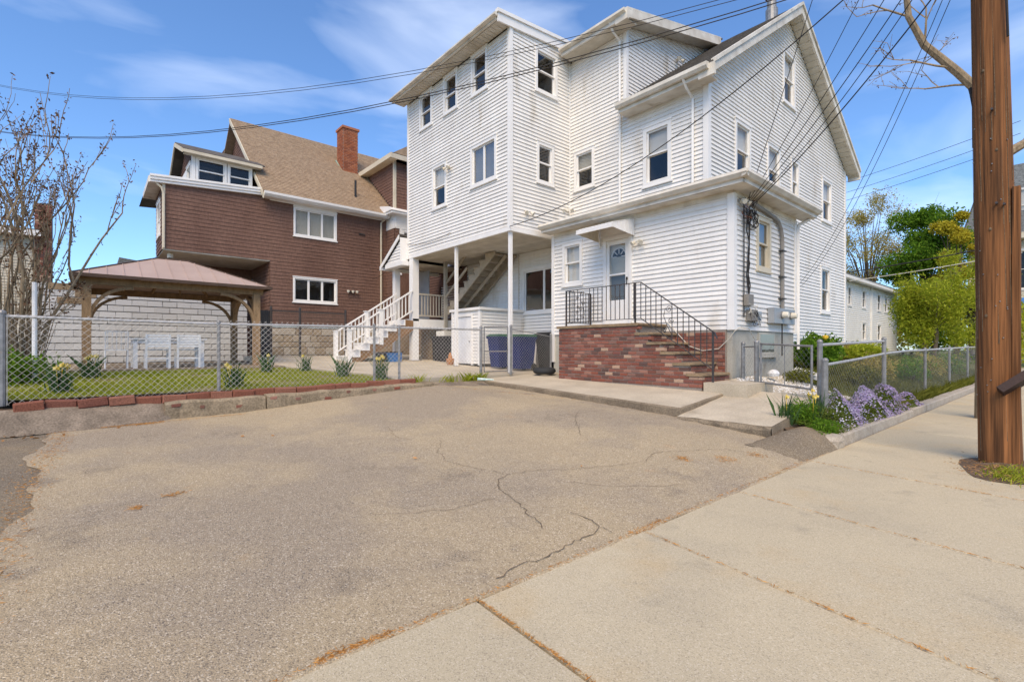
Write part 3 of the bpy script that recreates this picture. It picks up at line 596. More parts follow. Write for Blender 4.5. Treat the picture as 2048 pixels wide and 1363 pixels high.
# --- one storey wing with the entrance door
wa = [c(-9.13, -8.43, 3.05, 4.20)]; door_op = (-7.73, -6.88, 1.9, 4.11)
siding(house, FY(YA), 1.745, 4.46, lambda z: (-9.47, XA - .02), OPS(wa) + [(-7.71, -6.90, 1.7, 4.09)])
window(house, FY(YA), *wa[0], 'hung', inside='full', split=.52)
wsd = [c(10.80, 11.53, 3.06, 4.22)]
siding(house, FX(XA), 1.74, 4.46, lambda z: (YA, 13.02), OPS(wsd))
window(house, FX(XA), *wsd[0], 'hung', inside='full', m='wall_cream', glassm='pane_mirror')
siding(house, FYb(13.04), 1.74, 4.46, lambda z: (XG, XA - .02))
pieces('corner_board', 'trim', house, [(XA - .11, XA + .03, YA - .03, YA + .10, 1.74, 4.48), (-9.54, -9.44, YA - .03, YA + .08, 1.0, 4.48), (XA - .07, XA + .03, 12.95, 13.07, 1.74, 4.48)])
B().box(-9.54, -9.46, YA + .08, YM, .8, 4.48).build('wing_end_wall', 'siding', house)
fo = B().box(-9.50, XA - .03, YA + .02, 13.0, .3, 1.76).build('foundation', 'concrete_grey', house)
bw = B().fbox(FX(XA), 10.95, 11.82, 1.24, 1.72, -.06, .0); bw.fbox(FX(XA), 10.92, 11.88, 1.17, 1.235, -.05, .06); bw.build('basement_window_frame', 'concrete_grey', fo)
B().poly(*[FX(XA)(u, z, .004) for u, z in ((11.02, 1.29), (11.76, 1.29), (11.76, 1.68), (11.02, 1.68))]).build('pane', 'pane_mirror', fo)
# wing roof, hipped at the street corner, with gutters
rp = B(); e = 4.72; ya, xa = 9.37, -4.11
rp.poly((-9.62, ya, e), (xa, ya, e), (-5.56, 10.8, 5.02), (-9.62, 10.8, 5.02)); rp.poly((xa, ya, e), (xa, 13.4, e), (-5.56, 13.4, 5.02), (-5.56, 10.8, 5.02))
rp.poly((-9.62, ya, e - .05), (xa, ya, e - .05), (xa, 13.4, e - .05), (-9.62, 13.4, e - .05)); rp.poly((-9.62, ya, e - .05), (-9.62, ya, e), (-9.62, 10.8, 5.02), (-9.62, 10.8, e - .05)); rp.poly((xa, 13.4, e - .05), (xa, 13.4, e), (-5.56, 13.4, 5.02), (-5.56, 13.4, e - .05))
wr = rp.build('wing_roof', 'roof_dark', house)
b = B(); gp = [(.0, .03), (-.10, .02), (-.12, -.04), (-.06, -.105), (.0, -.115)]
b.prism([(-9.62, ya + 0 + o, e + z) for o, z in gp], (xa + 9.62 + .1, 0, 0)); b.prism([(xa - o, ya - .1, e + z) for o, z in gp], (0, 13.4 - ya + .1, 0)); b.build('gutter', 'gutter', wr)
b = B().box(-9.60, xa - .03, ya + .02, YA - .02, e - .19, e - .17); b.box(XA + .02, xa - .02, ya + .02, 13.38, e - .192, e - .172); b.box(-9.61, xa - .02, ya + .002, ya + .045, e - .19, e - .06)
b.box(xa - .045, xa - .002, ya + .05, 13.38, e - .19, e - .06); b.box(-9.46, XA, YA - .025, YA - .0, 4.42, e - .19); b.box(XA, XA + .025, YA, 13.04, 4.42, e - .19); b.build('eave_soffit', 'gutter', wr)
# entrance: storm door with fan light
dr0 = B(); f = FY(YA); u0, u1, z0, z1 = -7.73, -6.88, 1.93, 4.11
dr0.fbox(f, u0, u0 + .085, z0, z1, -.1, .04); dr0.fbox(f, u1 - .085, u1, z0, z1, -.1, .04); dr0.fbox(f, u0 + .085, u1 - .085, z1 - .085, z1, -.1, .041); dr0.fbox(f, u0, u1, z0 - .06, z0, -.1, .10)
door = dr0.build('entrance_door', 'trim', house); a0, a1 = u0 + .09, u1 - .09
s_ = B(); s_.fbox(f, a0, a0 + .075, z0, z1 - .09, -.04, .005); s_.fbox(f, a1 - .115, a1, z0, z1 - .09, -.04, .005); s_.fbox(f, a0 + .075, a1 - .115, z0, z0 + .62, -.04, .002); s_.fbox(f, a0 + .075, a1 - .115, 3.16, 3.20, -.04, .003)
s_.fbox(f, a0 + .075, a1 - .115, z1 - .20, z1 - .09, -.04, .002); s_.build('storm_door', 'trim', door)
B().poly(*[f(u, z, -.02) for u, z in ((a0 + .07, z0 + .6), (a1 - .11, z0 + .6), (a1 - .11, z1 - .18), (a0 + .07, z1 - .18))]).build('pane', 'pane', door)
B().fbox(f, a0, a1, z0, z1 - .1, -.12, -.10).build('inner_door', 'door_warmed', door)
B().fbox(f, a0 + .07, a1 - .12, z0 + .62, 3.16, -.095, -.09).build('screen', 'screen', door)
cu, cz_, rr = (a0 + a1) / 2 - .02, 3.62, .21
fn = B().poly(*[f(cu + rr * math.cos(t), cz_ + rr * math.sin(t), -.085) for t in np.linspace(0, math.pi, 15)]).build('fan_light', 'room', door)
b = B()
for k in range(14): t0, t1 = math.pi * k / 14, math.pi * (k + 1) / 14; b.beam(f(cu + rr * math.cos(t0), cz_ + rr * math.sin(t0), -.075), f(cu + rr * math.cos(t1), cz_ + rr * math.sin(t1), -.075), .03, .03, (0, 1, 0))
for t in np.linspace(.0, math.pi, 5): b.beam(f(cu + .07 * math.cos(t), cz_ + .07 * math.sin(t), -.075), f(cu + rr * math.cos(t), cz_ + rr * math.sin(t), -.075), .018, .018, (0, 1, 0))
b.build('fan_bar', 'trim', door)
q = B()
for i in range(16): q.fbox(f, a0 + .08, a1 - .125, 3.2 + i * .026, 3.2 + i * .026 + .02, -.095, -.088)
q.build('door_blind', 'blind', door)
b = B().tube([f(a1 - .055, 2.90, .03), f(a1 - .055, 2.98, .045), f(a1 - .055, 3.06, .03)], .012, 6); b.lathe(f(a1 - .055, 3.05, .03), [(.022, -.03), (.022, .03)], 8); b.build('handle', 'plastic_black', door)
# aluminium awning over the door
aw = thing('door_awning', (-7.3, 9.7, 4.0), 'white ribbed aluminium awning over the entrance door', 'awning')
b = B(); x0, x1, yf, yb = -7.86, -6.80, 8.86, YA - .02
for i in range(11):
    xa_, xb_ = lerp(x0, x1, i / 11), lerp(x0, x1, (i + .86) / 11); b.prism([(xa_, yf, 4.20), (xb_, yf, 4.20), (xb_, yb, 4.43), (xa_, yb, 4.43)], (0, 0, -.012)); b.prism([(lerp(x0, x1, (i + .8) / 11), yf, 4.215), (lerp(x0, x1, (i + 1) / 11), yf, 4.215), (lerp(x0, x1, (i + 1) / 11), yb, 4.445), (lerp(x0, x1, (i + .8) / 11), yb, 4.445)], (0, 0, -.012))
b.build('roof_panel', 'trim', aw)
b = B()
for i in range(4): b.box(x0 - .005, x1 + .005, yf - .02 + i * .004, yf + .02 + i * .004, 4.10 + i * .027, 4.123 + i * .027)
b.build('front_valance', 'trim', aw)
for xx, mm in ((x0, 'soffit'), (x1 - .02, 'white_paint')):
    s_ = B()
    for i in range(13):
        ya_, yb_ = lerp(yf, yb, i / 13), lerp(yf, yb, (i + .93) / 13); lo = lambda y: lerp(4.11, 4.03, (y - yf) / (yb - yf)); hi = lambda y: lerp(4.19, 4.42, (y - yf) / (yb - yf))
        s_.prism([(xx, ya_, lo(ya_)), (xx, yb_, lo(yb_)), (xx, yb_, hi(yb_)), (xx, ya_, hi(ya_))], (.018 if i % 2 else .013, 0, 0))
    s_.build('side_panel', mm, aw)
B().tube([(x0 + .02, yb, 3.9), (x0 + .02, yb - .06, 4.2), (x0 + .02, yb, 4.42)], .02, 6).build('bracket', 'trim', aw)
# downspouts
def spout(name, pts, r=.036, m='trim'): return B().tube(pts, r, 4).build(name, m, house)
spout('downspout', [(-7.99, 10.28, 9.93), (-7.99, 10.45, 9.72), (-7.99, 10.74, 9.60), (-7.99, 10.74, 4.95)])
spout('downspout', [(-5.90, 10.28, 7.58), (-5.90, 10.45, 7.40), (-5.90, 10.74, 7.25), (-5.90, 10.74, 5.0)])
spout('downspout', [(-4.2, 13.3, 4.62), (-4.25, 13.25, 4.5), (XA + .05, 13.1, 4.38), (XA + .05, 13.09, 4.28), (XA + .05, 13.09, 1.35)], .04)

# ================================================================== BRICK STOOP AND RAILING
stoop = thing('brick_stoop', (-6.5, 9.1, .6), 'red brick entrance stoop with six stone treads', 'stoop')
BR = [chamfer_box('brick', 'brick', .10, .018, s) for s in range(4)]
YS = 8.65; TR = [(-6.05, -5.70, 1.70), (-5.76, -5.40, 1.50), (-5.45, -5.10, 1.30), (-5.17, -4.80, 1.09), (-4.88, -4.53, .89)]
core = B().box(-8.24, -6.02, YS + .012, YA - .03, .3, 1.84)
xp = -6.02
for (a, b_, z) in TR: core.box(xp, b_ - .045, YS + .012, YA - .04, .3, z - .06); xp = b_ - .045
core.build('masonry_core', 'mortar', stoop)
def topz(x):
    if x < -6.0: return 1.835
    for (a, b_, z) in TR:
        if x < b_ - .03: return z - .055
    return 0
ch = .0765; row = 0; z = .62; nb = 0
while z < 1.83:
    x = -8.25 + (-.1 if row % 2 else 0)
    while x < -4.56:
        w = .2 + rj.uniform(-.006, .006); xa_, xb_ = max(x, -8.25), min(x + w, -4.56)
        # trim a brick where a tread cuts into it
        if xb_ - xa_ > .035 and z + ch * .5 < topz((xa_ + xb_) / 2) and z + ch > apz((xa_ + xb_) / 2, YS):
            h_ = min(ch, topz((xa_ + xb_) / 2) - z)
            if h_ > .03:
                inst(BR[rj.randrange(4)], stoop, ((xa_ + xb_) / 2, YS + .05 + rj.uniform(-.003, .003), z + h_ / 2), (xb_ - xa_ - .009, .1, h_ - .010), name='brick'); nb += 1
        x += w
    z += ch; row += 1
for (a, b_, z) in TR:                                                 # risers under each tread nosing
    for r_ in range(2):
        y = YS + .11
        while y < YA - .15:
            zz = z - .06 - .067 * (r_ + 1)
            if zz > .60: inst(BR[rj.randrange(4)], stoop, (b_ - .068, y + .1, zz + .033), (.192, .07, .058), (0, 0, R(90)), name='brick')
            y += .2
b = B().prism([(-8.30, YS - .03, 1.845), (-5.97, YS - .03, 1.845), (-5.955, YS - .025, 1.875), (-5.97, YS - .03, 1.905), (-8.30, YS - .03, 1.905)], (0, YA - YS + .01, 0)); b.build('landing_slab', 'stone_tread', stoop)
for (a, b_, z) in TR:
    bb = B(); n = 9
    for i in range(n + 1):
        y = lerp(YS - .02, YA - .045, i / n); jx = rj.uniform(-.008, .008)
        bb.v += [(a, y, z - .055), (b_ - .01 + jx, y, z - .055), (b_ + jx, y, z - .03), (b_ - .012 + jx, y, z), (a, y, z)]
        if i: k = 5 * (i - 1); bb.f += [(k + j, k + (j + 1) % 5, k + 5 + (j + 1) % 5, k + 5 + j) for j in range(5)]
    bb.f += [(4, 3, 2, 1, 0), tuple(5 * n + j for j in range(5))]; bb.build('tread', 'stone_tread', stoop)
# brick facing on the wing's foundation beside the steps
facing = B().box(-5.98, -4.62, YA - .028, YA + .03, .6, 1.742).build('brick_facing', 'mortar', house)
z = .63; row = 0
while z < 1.70:
    x = -5.98 - (.1 if row % 2 else 0)
    while x < -4.64:
        xa_, xb_ = max(x, -5.97), min(x + .2, -4.63)
        if xb_ - xa_ > .04: inst(BR[rj.randrange(4)], facing, ((xa_ + xb_) / 2, YA - .03, z + ch / 2), (xb_ - xa_ - .009, .03, ch - .010), name='brick')
        x += .2
    z += ch; row += 1
# wrought iron railing
rail = thing('iron_railing', (-7, 8.75, 1.9), 'black wrought iron railing with scrolls around the brick stoop', 'railing')
yr = 8.76; zt = 2.76; P0 = (-8.10, yr); 
b = B().beam((-8.12, yr, zt), (-5.98, yr, zt), .034, .016); b.beam((-8.10, yr, zt), (-8.10, 9.66, zt), .034, .016); b.beam((-5.98, yr, zt), (-4.38, yr, 1.66), .034, .016); b.beam((-4.38, yr, 1.66), (-4.33, yr, 1.55), .034, .016); b.build('top_rail', 'iron', rail)
b = B().beam((-8.12, yr, 2.0), (-5.98, yr, 2.0), .02, .014); b.beam((-8.10, yr, 2.0), (-8.10, 9.66, 2.0), .02, .014); b.beam((-5.98, yr, 2.0), (-4.42, yr, .98), .02, .014); b.build('bottom_rail', 'iron', rail)
for (x, y, za, zb_) in ((-8.10, yr, 1.9, zt), (-6.12, yr, 1.9, zt), (-4.41, yr, .70, 1.68), (-8.10, 9.66, 1.9, zt)):
    B().beam((x, y, za), (x, y, zb_), .032, .032).build('post', 'iron', rail)
def bal(x, y, za, zb_): B().beam((x, y, za), (x, y, zb_), .013, .013).build('baluster', 'iron', rail)
for i in range(1, 17):
    x = -8.10 + i * .1215
    if 3.4 < i < 5.6: continue
    bal(x, yr, 2.0, zt)
for i in range(1, 9):
    y = yr + i * .103
    if 3 < i < 5: continue
    bal(-8.10, y, 2.0, zt)
sl_ = (1.66 - zt) / 1.6
for i in range(13):
    x = -5.98 + i * .121
    if i == 5: continue
    bal(x, yr, lerp(2.0, .98, (x + 5.98) / 1.56), zt + sl_ * (x + 5.98))
def scroll(cx_, cz_, r, s=1, axis='x', t0=0, turns=1.6):
    p = []
    for k in range(22):
        t = t0 + s * turns * 2 * math.pi * k / 21; q = r * (1 - .8 * k / 21); d = q * math.cos(t); zz = cz_ + q * math.sin(t)
        p.append((cx_ + d, yr, zz) if axis == 'x' else (-8.10, cx_ + d, zz))
    return p
b = B()
for (x, z, r, s) in ((-7.60, 2.66, .06, 1), (-7.56, 2.45, .05, -1), (-7.64, 2.30, .05, 1), (-7.60, 2.12, .06, -1)): b.tube(scroll(x, z, r, s), .007, 5)
b.tube([(-7.65, yr, 2.62), (-7.64, yr, 2.5), (-7.55, yr, 2.32), (-7.53, yr, 2.15)], .007, 5)
for (x, z, r, s) in ((9.16, 2.62, .055, 1), (9.18, 2.40, .05, -1), (9.15, 2.26, .05, 1), (9.17, 2.10, .05, -1)): b.tube(scroll(x, z, r, s, 'y'), .007, 5)
for (x, z, r, s) in ((-5.32, 2.15, .075, 1), (-5.28, 1.93, .06, -1), (-5.42, 1.74, .055, 1)): b.tube(scroll(x, z, r, s), .007, 5)
b.tube([(-5.40, yr, 2.18), (-5.44, yr, 2.02), (-5.36, yr, 1.82), (-5.24, yr, 1.60)], .007, 5)
b.build('scrollwork', 'iron', rail)

# ================================================================== PORCH, STAIRS, SHED UNDER THE BLOCK
def post(x, y, z0, z1, w, m, label, plate=True):
    o = thing('porch_post', (x, y, z0), label, 'post', 'posts carrying the overhanging block')
    B().box(x - w / 2, x + w / 2, y - w / 2, y + w / 2, z0, z1).build('shaft', m, o)
    if plate: B().box(x - w * .8, x + w * .8, y - w * .8, y + w * .8, z0, z0 + .02).build('base_plate', 'galv', o)
post(-9.92, 8.53, zyard(-9.9) + .03, 4.505, .085, 'trim', 'slim white post under the block corner, beside the fence gate')
post(-12.47, 8.53, zyard(-12.4) + .03, 4.505, .085, 'trim', 'slim white post in front of the white storage shed')
post(-15.10, 8.55, zyard(-15.1) + .03, 4.505, .24, 'trim', 'thick white square post at the head of the white stairs')
post(-16.40, 8.55, zyard(-16.4) + .03, 4.30, .20, 'trim', 'white square post at the left edge of the porch entry')
post(-14.90, 9.72, zyard(-14.9) + .03, 4.505, .11, 'paint_tan', 'weathered tan post behind the porch railing')
deck = thing('porch_deck', (-15.8, 9.6, .9), 'raised white porch deck with balustrade under the block', 'porch')
B().box(-16.7, -14.98, 8.44, 10.76, 2.33, 2.41).build('floor', 'paint_tan', deck)
b = B().box(-14.985, -14.94, 8.68, 10.76, 2.10, 2.40); b.box(-16.7, -15.23, 8.40, 8.44, 2.14, 2.40); b.build('fascia', 'trim', deck)
b = B().beam((-14.95, 8.68, 3.27), (-14.95, 9.66, 3.27), .07, .05); b.beam((-14.95, 8.68, 2.52), (-14.95, 9.66, 2.52), .05, .05); b.build('handrail', 'paint_tan', deck)
for i in range(8): y = 8.77 + i * .118; B().box(-14.965, -14.935, y - .015, y + .015, 2.54, 3.25).build('baluster', 'paint_tan', deck)
# inner wall of the porch: dark brown siding with an opening, and the screen door
pw = siding(deck, FY(10.77), 2.42, 4.53, lambda z: (-18.6, -15.02), [(-16.95, -15.75, 2.45, 3.95)], m='shingle_brown', h=.11, wall='porch_wall')
window(deck, FY(10.77), -16.98, -15.72, 2.46, 3.96, 'single', cas=.06, m='shingle_brown', glassm='pane_mirror')
B().box(-16.32, -15.62, 9.45, 9.49, 2.42, 4.25).build('screen_door', 'steel_grey', deck)
# skirting behind: stone pier and dark storage
tag(B().box(-15.9, -15.35, 9.3, 9.9, .9, 2.1).build('porch_pier', 'stone_tread'), 'rough stone pier beneath the porch deck', 'pier')
tb = thing('storage_tote', (-14.4, 10, .9), 'large black covered storage bin beneath the porch deck', 'bin')
B().prism([(-14.92, 9.2, .93), (-13.75, 9.2, .93), (-13.70, 9.2, 1.72), (-14.97, 9.2, 1.72)], (0, 1.3, 0)).build('bin_body', 'plastic_black', tb)
B().prism([(-15.0, 9.15, 1.72), (-13.66, 9.15, 1.72), (-13.72, 9.15, 1.80), (-14.95, 9.15, 1.80)], (0, 1.4, 0)).build('lid', 'plastic_black', tb)
B().box(-14.6, -14.1, 9.14, 9.6, 1.81, 1.98).build('paper_bundle', 'shade', tb)
# entry roof
er = thing('entry_roof', (-16, 8.3, 4.3), 'small white gabled entry roof beside the overhanging block', 'porch roof')
tri = siding(er, FY(8.17), 4.42, 5.12, lambda z: (-16.45 + (z - 4.42) * 1.55, -15.36), wall='gable_wall')
B().prism([(-16.85, 8.12, 4.36), (-15.36, 8.12, 5.30), (-15.36, 8.12, 5.36), (-16.85, 8.12, 4.42)], (0, 2.6, 0)).build('roof_sheet', 'roof_dark', er)
b = B().prism([(-16.82, 8.09, 4.25), (-15.36, 8.09, 5.17), (-15.36, 8.09, 5.32), (-16.82, 8.09, 4.39)], (0, .03, 0)); b.box(-16.5, -15.25, 8.15, 8.45, 4.27, 4.42); b.box(-16.82, -16.70, 8.1, 10.6, 4.26, 4.38); b.build('rake_board', 'trim', er)
B().box(-15.372, -15.345, 8.15, 8.46, 4.42, 5.24).build('return_board', 'trim', er)
B().box(-16.7, -15.36, 8.46, 10.76, 4.40, 4.43).build('entry_ceiling', 'soffit', er)
# white stairs with balustrades
st = thing('porch_stairs', (-15.5, 7.3, .95), 'white wooden stairs with balustrades leading up to the porch', 'stairs')
NS = 7; zb0 = .93; rise = (2.41 - zb0) / NS; run = 2.24 / NS; yb0 = 6.20
for i in range(NS):
    y = yb0 + i * run; z = zb0 + (i + 1) * rise
    if i < NS - 1: B().box(-16.18, -14.92, y - .03, y + run, z - .04, z).build('tread', 'trim', st)
    B().box(-16.14, -14.96, y, y + .02, z - rise, z - .042).build('riser', 'trim', st)
for x in (-16.12, -15.0):
    bb = B(); pts = []
    for i in range(NS): y = yb0 + i * run; pts += [(y + .022, zb0 + i * rise), (y + .022, zb0 + (i + 1) * rise - .045)]
    prof = [(x, y, z) for y, z in pts] + [(x, yb0 + NS * run, zb0 + NS * rise - .08), (x, yb0 + NS * run, zb0 + NS * rise - .42), (x, yb0 + .3, zb0)]
    bb.prism(prof, (.04, 0, 0)); bb.build('stringer', 'lumber', st)
    sl2 = rise / run; top = lambda y: 1.93 + (y - 6.2) * sl2 * .98
    B().beam((x + .02, 6.2, top(6.2)), (x + .02, 8.42, top(8.42)), .075, .045).build('handrail', 'trim', st)
    B().beam((x + .02, 6.2, top(6.2) - .68), (x + .02, 8.42, top(8.42) - .68), .05, .04).build('lower_rail', 'trim', st)
    for y in (6.18, 7.25): 
        np_ = B().box(x - .035, x + .085, y - .06, y + .06, zb0 if y < 7 else 1.5, top(y) + .04).build('newel_post', 'trim', st)
        B().box(x - .06, x + .11, y - .085, y + .085, top(y) + .04, top(y) + .065).build('post_cap', 'trim', np_)
    n = 17
    for i in range(1, n):
        y = 6.2 + i * 2.22 / n
        if abs(y - 7.25) < .08: continue
        B().box(x + .005, x + .035, y - .015, y + .015, top(y) - .67, top(y) - .02).build('baluster', 'trim', st)
bt = thing('storage_tub', (-14.7, 7.6, .95), 'blue plastic tub lying under the white stairs', 'tub')
B().prism([(-14.95, 7.35, .94), (-14.55, 7.35, .94), (-14.50, 7.35, 1.24), (-15.0, 7.35, 1.24)], (0, .42, 0)).build('tub_body', 'blue_cloth', bt); B().box(-15.02, -14.48, 7.33, 7.79, 1.24, 1.27).build('rim', 'plastic_black', bt)
tag(B().lathe((-14.75, 7.12, .94), [(.15, 0), (.22, .1), (.2, .26), (.1, .32)], 10).build('rubbish_bag', 'plastic_black'), 'black rubbish bag beside the blue tub under the stairs', 'bag')
# inner stair up to the second floor
us = thing('inner_stairs', (-13.6, 10.3, 2.8), 'tan open wooden stairs climbing under the porch ceiling', 'stairs')
xa_, za_, xb_, zb_ = -15.0, 2.70, -12.35, 4.48; n = 9
for y in (9.78, 10.66):
    bb = B(); pr = []
    for i in range(n): x = lerp(xa_, xb_, i / n); z = lerp(za_, zb_, i / n); pr += [(x, y, z), (x, y, lerp(za_, zb_, (i + 1) / n))]
    pr += [(xb_, y, zb_), (xb_ + .22, y, zb_), (xb_ + .22, y, zb_ - .06), (xa_ + .22, y, za_ - .10), (xa_, y, za_ - .10)]; bb.prism(pr, (0, .05, 0)); bb.build('stringer', 'stair_tan', us)
B().beam((xa_ + .25, 10.22, za_ - .06), (xb_ + .25, 10.22, zb_ - .09), .04, .10).build('carriage', 'stair_tan', us)
for i in range(n):
    x, x2 = lerp(xa_, xb_, i / n), lerp(xa_, xb_, (i + 1) / n); z = lerp(za_, zb_, (i + 1) / n)
    B().box(x - .02, x2 + .02, 9.76, 10.74, z - .035, z).build('tread', 'stair_tan', us); B().box(x, x + .018, 9.80, 10.70, z - .2, z - .036).build('riser', 'stair_tan', us)
for dz_ in (.45, .92): B().beam((-15.0, 9.72, za_ + dz_), (-13.55, 9.72, za_ + dz_ + .98), .04, .09).build('handrail', 'stair_tan', us)
# storage shed
shd = thing('storage_shed', (-12.6, 9.9, .9), 'small white clapboard shed with plain white door under the block', 'shed')
siding(shd, FY(9.0), .90, 2.56, lambda z: (-13.36, -11.91), [(-13.10, -12.28, .8, 2.46)]); siding(shd, FX(-11.89), .90, 2.56, lambda z: (9.0, YM))
B().box(-13.46, -11.82, 8.93, YM - .02, 2.56, 2.64).build('top_board', 'trim', shd)
b = B().box(-11.96, -11.86, 8.97, 9.05, .86, 2.56); b.box(-13.40, -13.32, 8.97, 9.05, .86, 2.56); b.box(-13.12, -13.06, 8.965, 9.03, .86, 2.48); b.box(-12.32, -12.26, 8.965, 9.03, .86, 2.48); b.box(-13.06, -12.32, 8.965, 9.03, 2.38, 2.48); b.build('corner_board', 'trim', shd)
dd = B().box(-13.05, -12.33, 9.0, 9.03, .90, 2.37).build('shed_door', 'white_paint', shd); B().lathe((-12.42, 8.98, 1.6), [(.02, -.02), (.025, 0), (.02, .02)], 8).build('knob', 'galv', dd)
pt = B().lathe((-12.95, 8.62, .86), [(.09, 0), (.125, .10), (.13, .19), (.11, .2)], 12); pt.lathe((-12.95, 8.62, 1.05), [(.07, 0), (.06, .1), (.02, .2)], 8); tag(pt.build('clay_pot', 'clay'), 'small orange clay pot by the shed door', 'pot')
# bins by the porch wall
def bin_(x, y, w, h, m, lid, label, rot=0):
    o = thing('wheeled_bin', (x, y, zyard(x) + .04), label, 'bin', 'wheeled bins behind the gate'); z0 = zyard(x) + .04
    b = B(); k = .8; b.add([(x - w / 2 * k, y - .26, z0 + .05), (x + w / 2 * k, y - .26, z0 + .05), (x + w / 2 * k, y + .22, z0 + .05), (x - w / 2 * k, y + .22, z0 + .05), (x - w / 2, y - .36, z0 + h), (x + w / 2, y - .36, z0 + h), (x + w / 2, y + .30, z0 + h), (x - w / 2, y + .30, z0 + h)], [(3, 2, 1, 0), (4, 5, 6, 7), (0, 1, 5, 4), (1, 2, 6, 5), (2, 3, 7, 6), (3, 0, 4, 7)])
    b.box(x - w / 2 - .02, x + w / 2 + .02, y - .385, y + .32, z0 + h - .06, z0 + h); b.box(x - .10, x + .10, y - .34, y - .31, z0 + h * .72, z0 + h * .76); b.build('bin_body', m, o)
    l_ = B().prism([(x - w / 2 - .03, y - .41, z0 + h + .002), (x + w / 2 + .03, y - .41, z0 + h + .002), (x + w / 2 - .04, y - .30, z0 + h + .07), (x - w / 2 + .04, y - .30, z0 + h + .07)], (0, .70, 0)); l_.build('lid', lid, o)
    B().tube([(x - w / 2 + .04, y + .34, z0 + h - .04), (x + w / 2 - .04, y + .34, z0 + h - .04)], .018, 6).build('handle', m, o)
    for s in (-1, 1): B().tube([(x + s * w * .40 - .03, y + .24, z0 + .10), (x + s * w * .40 + .03, y + .24, z0 + .10)], .10, 14).build('wheel', 'rubber', o)
bin_(-11.14, 9.25, .50, .95, 'plastic_blue', 'plastic_green', 'blue wheeled bin with green lid beside the shed wall')
bin_(-10.42, 9.42, .52, .96, 'plastic_blue', 'plastic_green', 'blue wheeled bin with green lid between the gate post and the black bin')
bin_(-9.98, 10.15, .60, 1.05, 'plastic_black', 'plastic_black', 'black wheeled bin against the wing corner')
tag(B().lathe((-10.32, 10.25, .74), [(.26, 0), (.29, .3), (.27, .66), (.20, .74)], 14).build('barrel', 'plastic_grey'), 'pale grey barrel between the blue and black bins', 'barrel')
ty = B(); prof = [(.20 + .10 * math.cos(t), .10 + .085 * math.sin(t)) for t in np.linspace(0, 2 * math.pi, 12, endpoint=False)]
for i in range(24):
    a = 2 * math.pi * i / 24
    for r_, z in prof: ty.v.append((-9.08 + r_ * math.cos(a), 8.98 + r_ * math.sin(a), .69 + z))
ty.f = [(i * 12 + j, i * 12 + (j + 1) % 12, ((i + 1) % 24) * 12 + (j + 1) % 12, ((i + 1) % 24) * 12 + j) for i in range(24) for j in range(12)]
tag(ty.build('tyre', 'rubber', smooth=True), 'old black tyre lying beside the brick stoop', 'tyre')

# ================================================================== BROWN HOUSE
brown = thing('brown_house', (-21, 6, .9), 'brown shingled house with tan roof and brick chimney behind the yard', 'house')
def shingles(parent, fr, z0, z1, ext, ops=(), m='shingle_brown', h=.12842, w=(.11, .24), wall='wall', lip=.016):
    sheet = B(); s = B(); z = z0; r_ = random.Random(len(parent.children) + 11)
    while z < z1 - .01:
        zt = min(z + h, z1); a0, b0 = ext(z); a1, b1 = ext(zt)
        for (p, q) in cut(max(a0, a1), min(b0, b1), ops, (z + zt) / 2):
            sheet.poly(fr(p, z, -.02), fr(q, z, -.02), fr(q, zt, -.02), fr(p, zt, -.02)); u = p
            while u < q - .01:
                u2 = min(u + r_.uniform(*w), q); d = lip + r_.uniform(-.004, .006); zz = z + r_.uniform(-.005, .003)
                s.add([fr(u, zz, 0), fr(u2 - .002, zz, 0), fr(u2 - .002, zz, d), fr(u, zz, d), fr(u2 - .002, zt + .004, .002), fr(u, zt + .004, .002)], [(0, 1, 2, 3), (3, 2, 4, 5)]); u = u2
        z = zt
    o = sheet.build(wall, m, parent); s.build('wall_shingles', m, o, kind='stuff'); return o
XF = -19.5; wb = [c(5.86, 7.52, 5.68, 6.90), c(5.84, 7.54, 3.16, 4.12)]
shingles(brown, FX(XF), 2.2, 6.95, lambda z: ((5.04 if z < 4.6 else 1.8), 9.95), OPS(wb) + [(5.0, 9.95, 6.9, 7.2)])
shingles(brown, FY(1.8), 4.64, 6.75, lambda z: (-21.6, XF), [(-21.2, -20.1, 5.2, 6.4)], wall='end_wall')
window(brown, FY(1.8), -21.2, -20.1, 5.18, 6.42, 'hung')
shingles(brown, FY(5.04), 2.2, 4.64, lambda z: (-22.2, XF), wall='recess_wall'); shingles(brown, FX(-22.2), .9, 4.64, lambda z: (1.8, 5.04), wall='recess_back', w=(.4, .6))
B().box(-22.2, XF - .01, 1.82, 5.03, 4.60, 4.66).build('overhang_soffit', 'soffit', brown)
B().box(XF - .06, XF + .025, 1.78, 1.86, 4.62, 6.85).build('corner_board', 'wall_cream', brown)
window(brown, FX(XF), *wb[0][:3], 6.78, 'triple', cas=.06, inside='blind'); B().fbox(FX(XF), 5.86, 7.52, 6.785, 6.9, -.01, .03).build('frieze_block', 'trim', brown)
window(brown, FX(XF), *wb[1], 'triple', cas=.065, inside='dark')
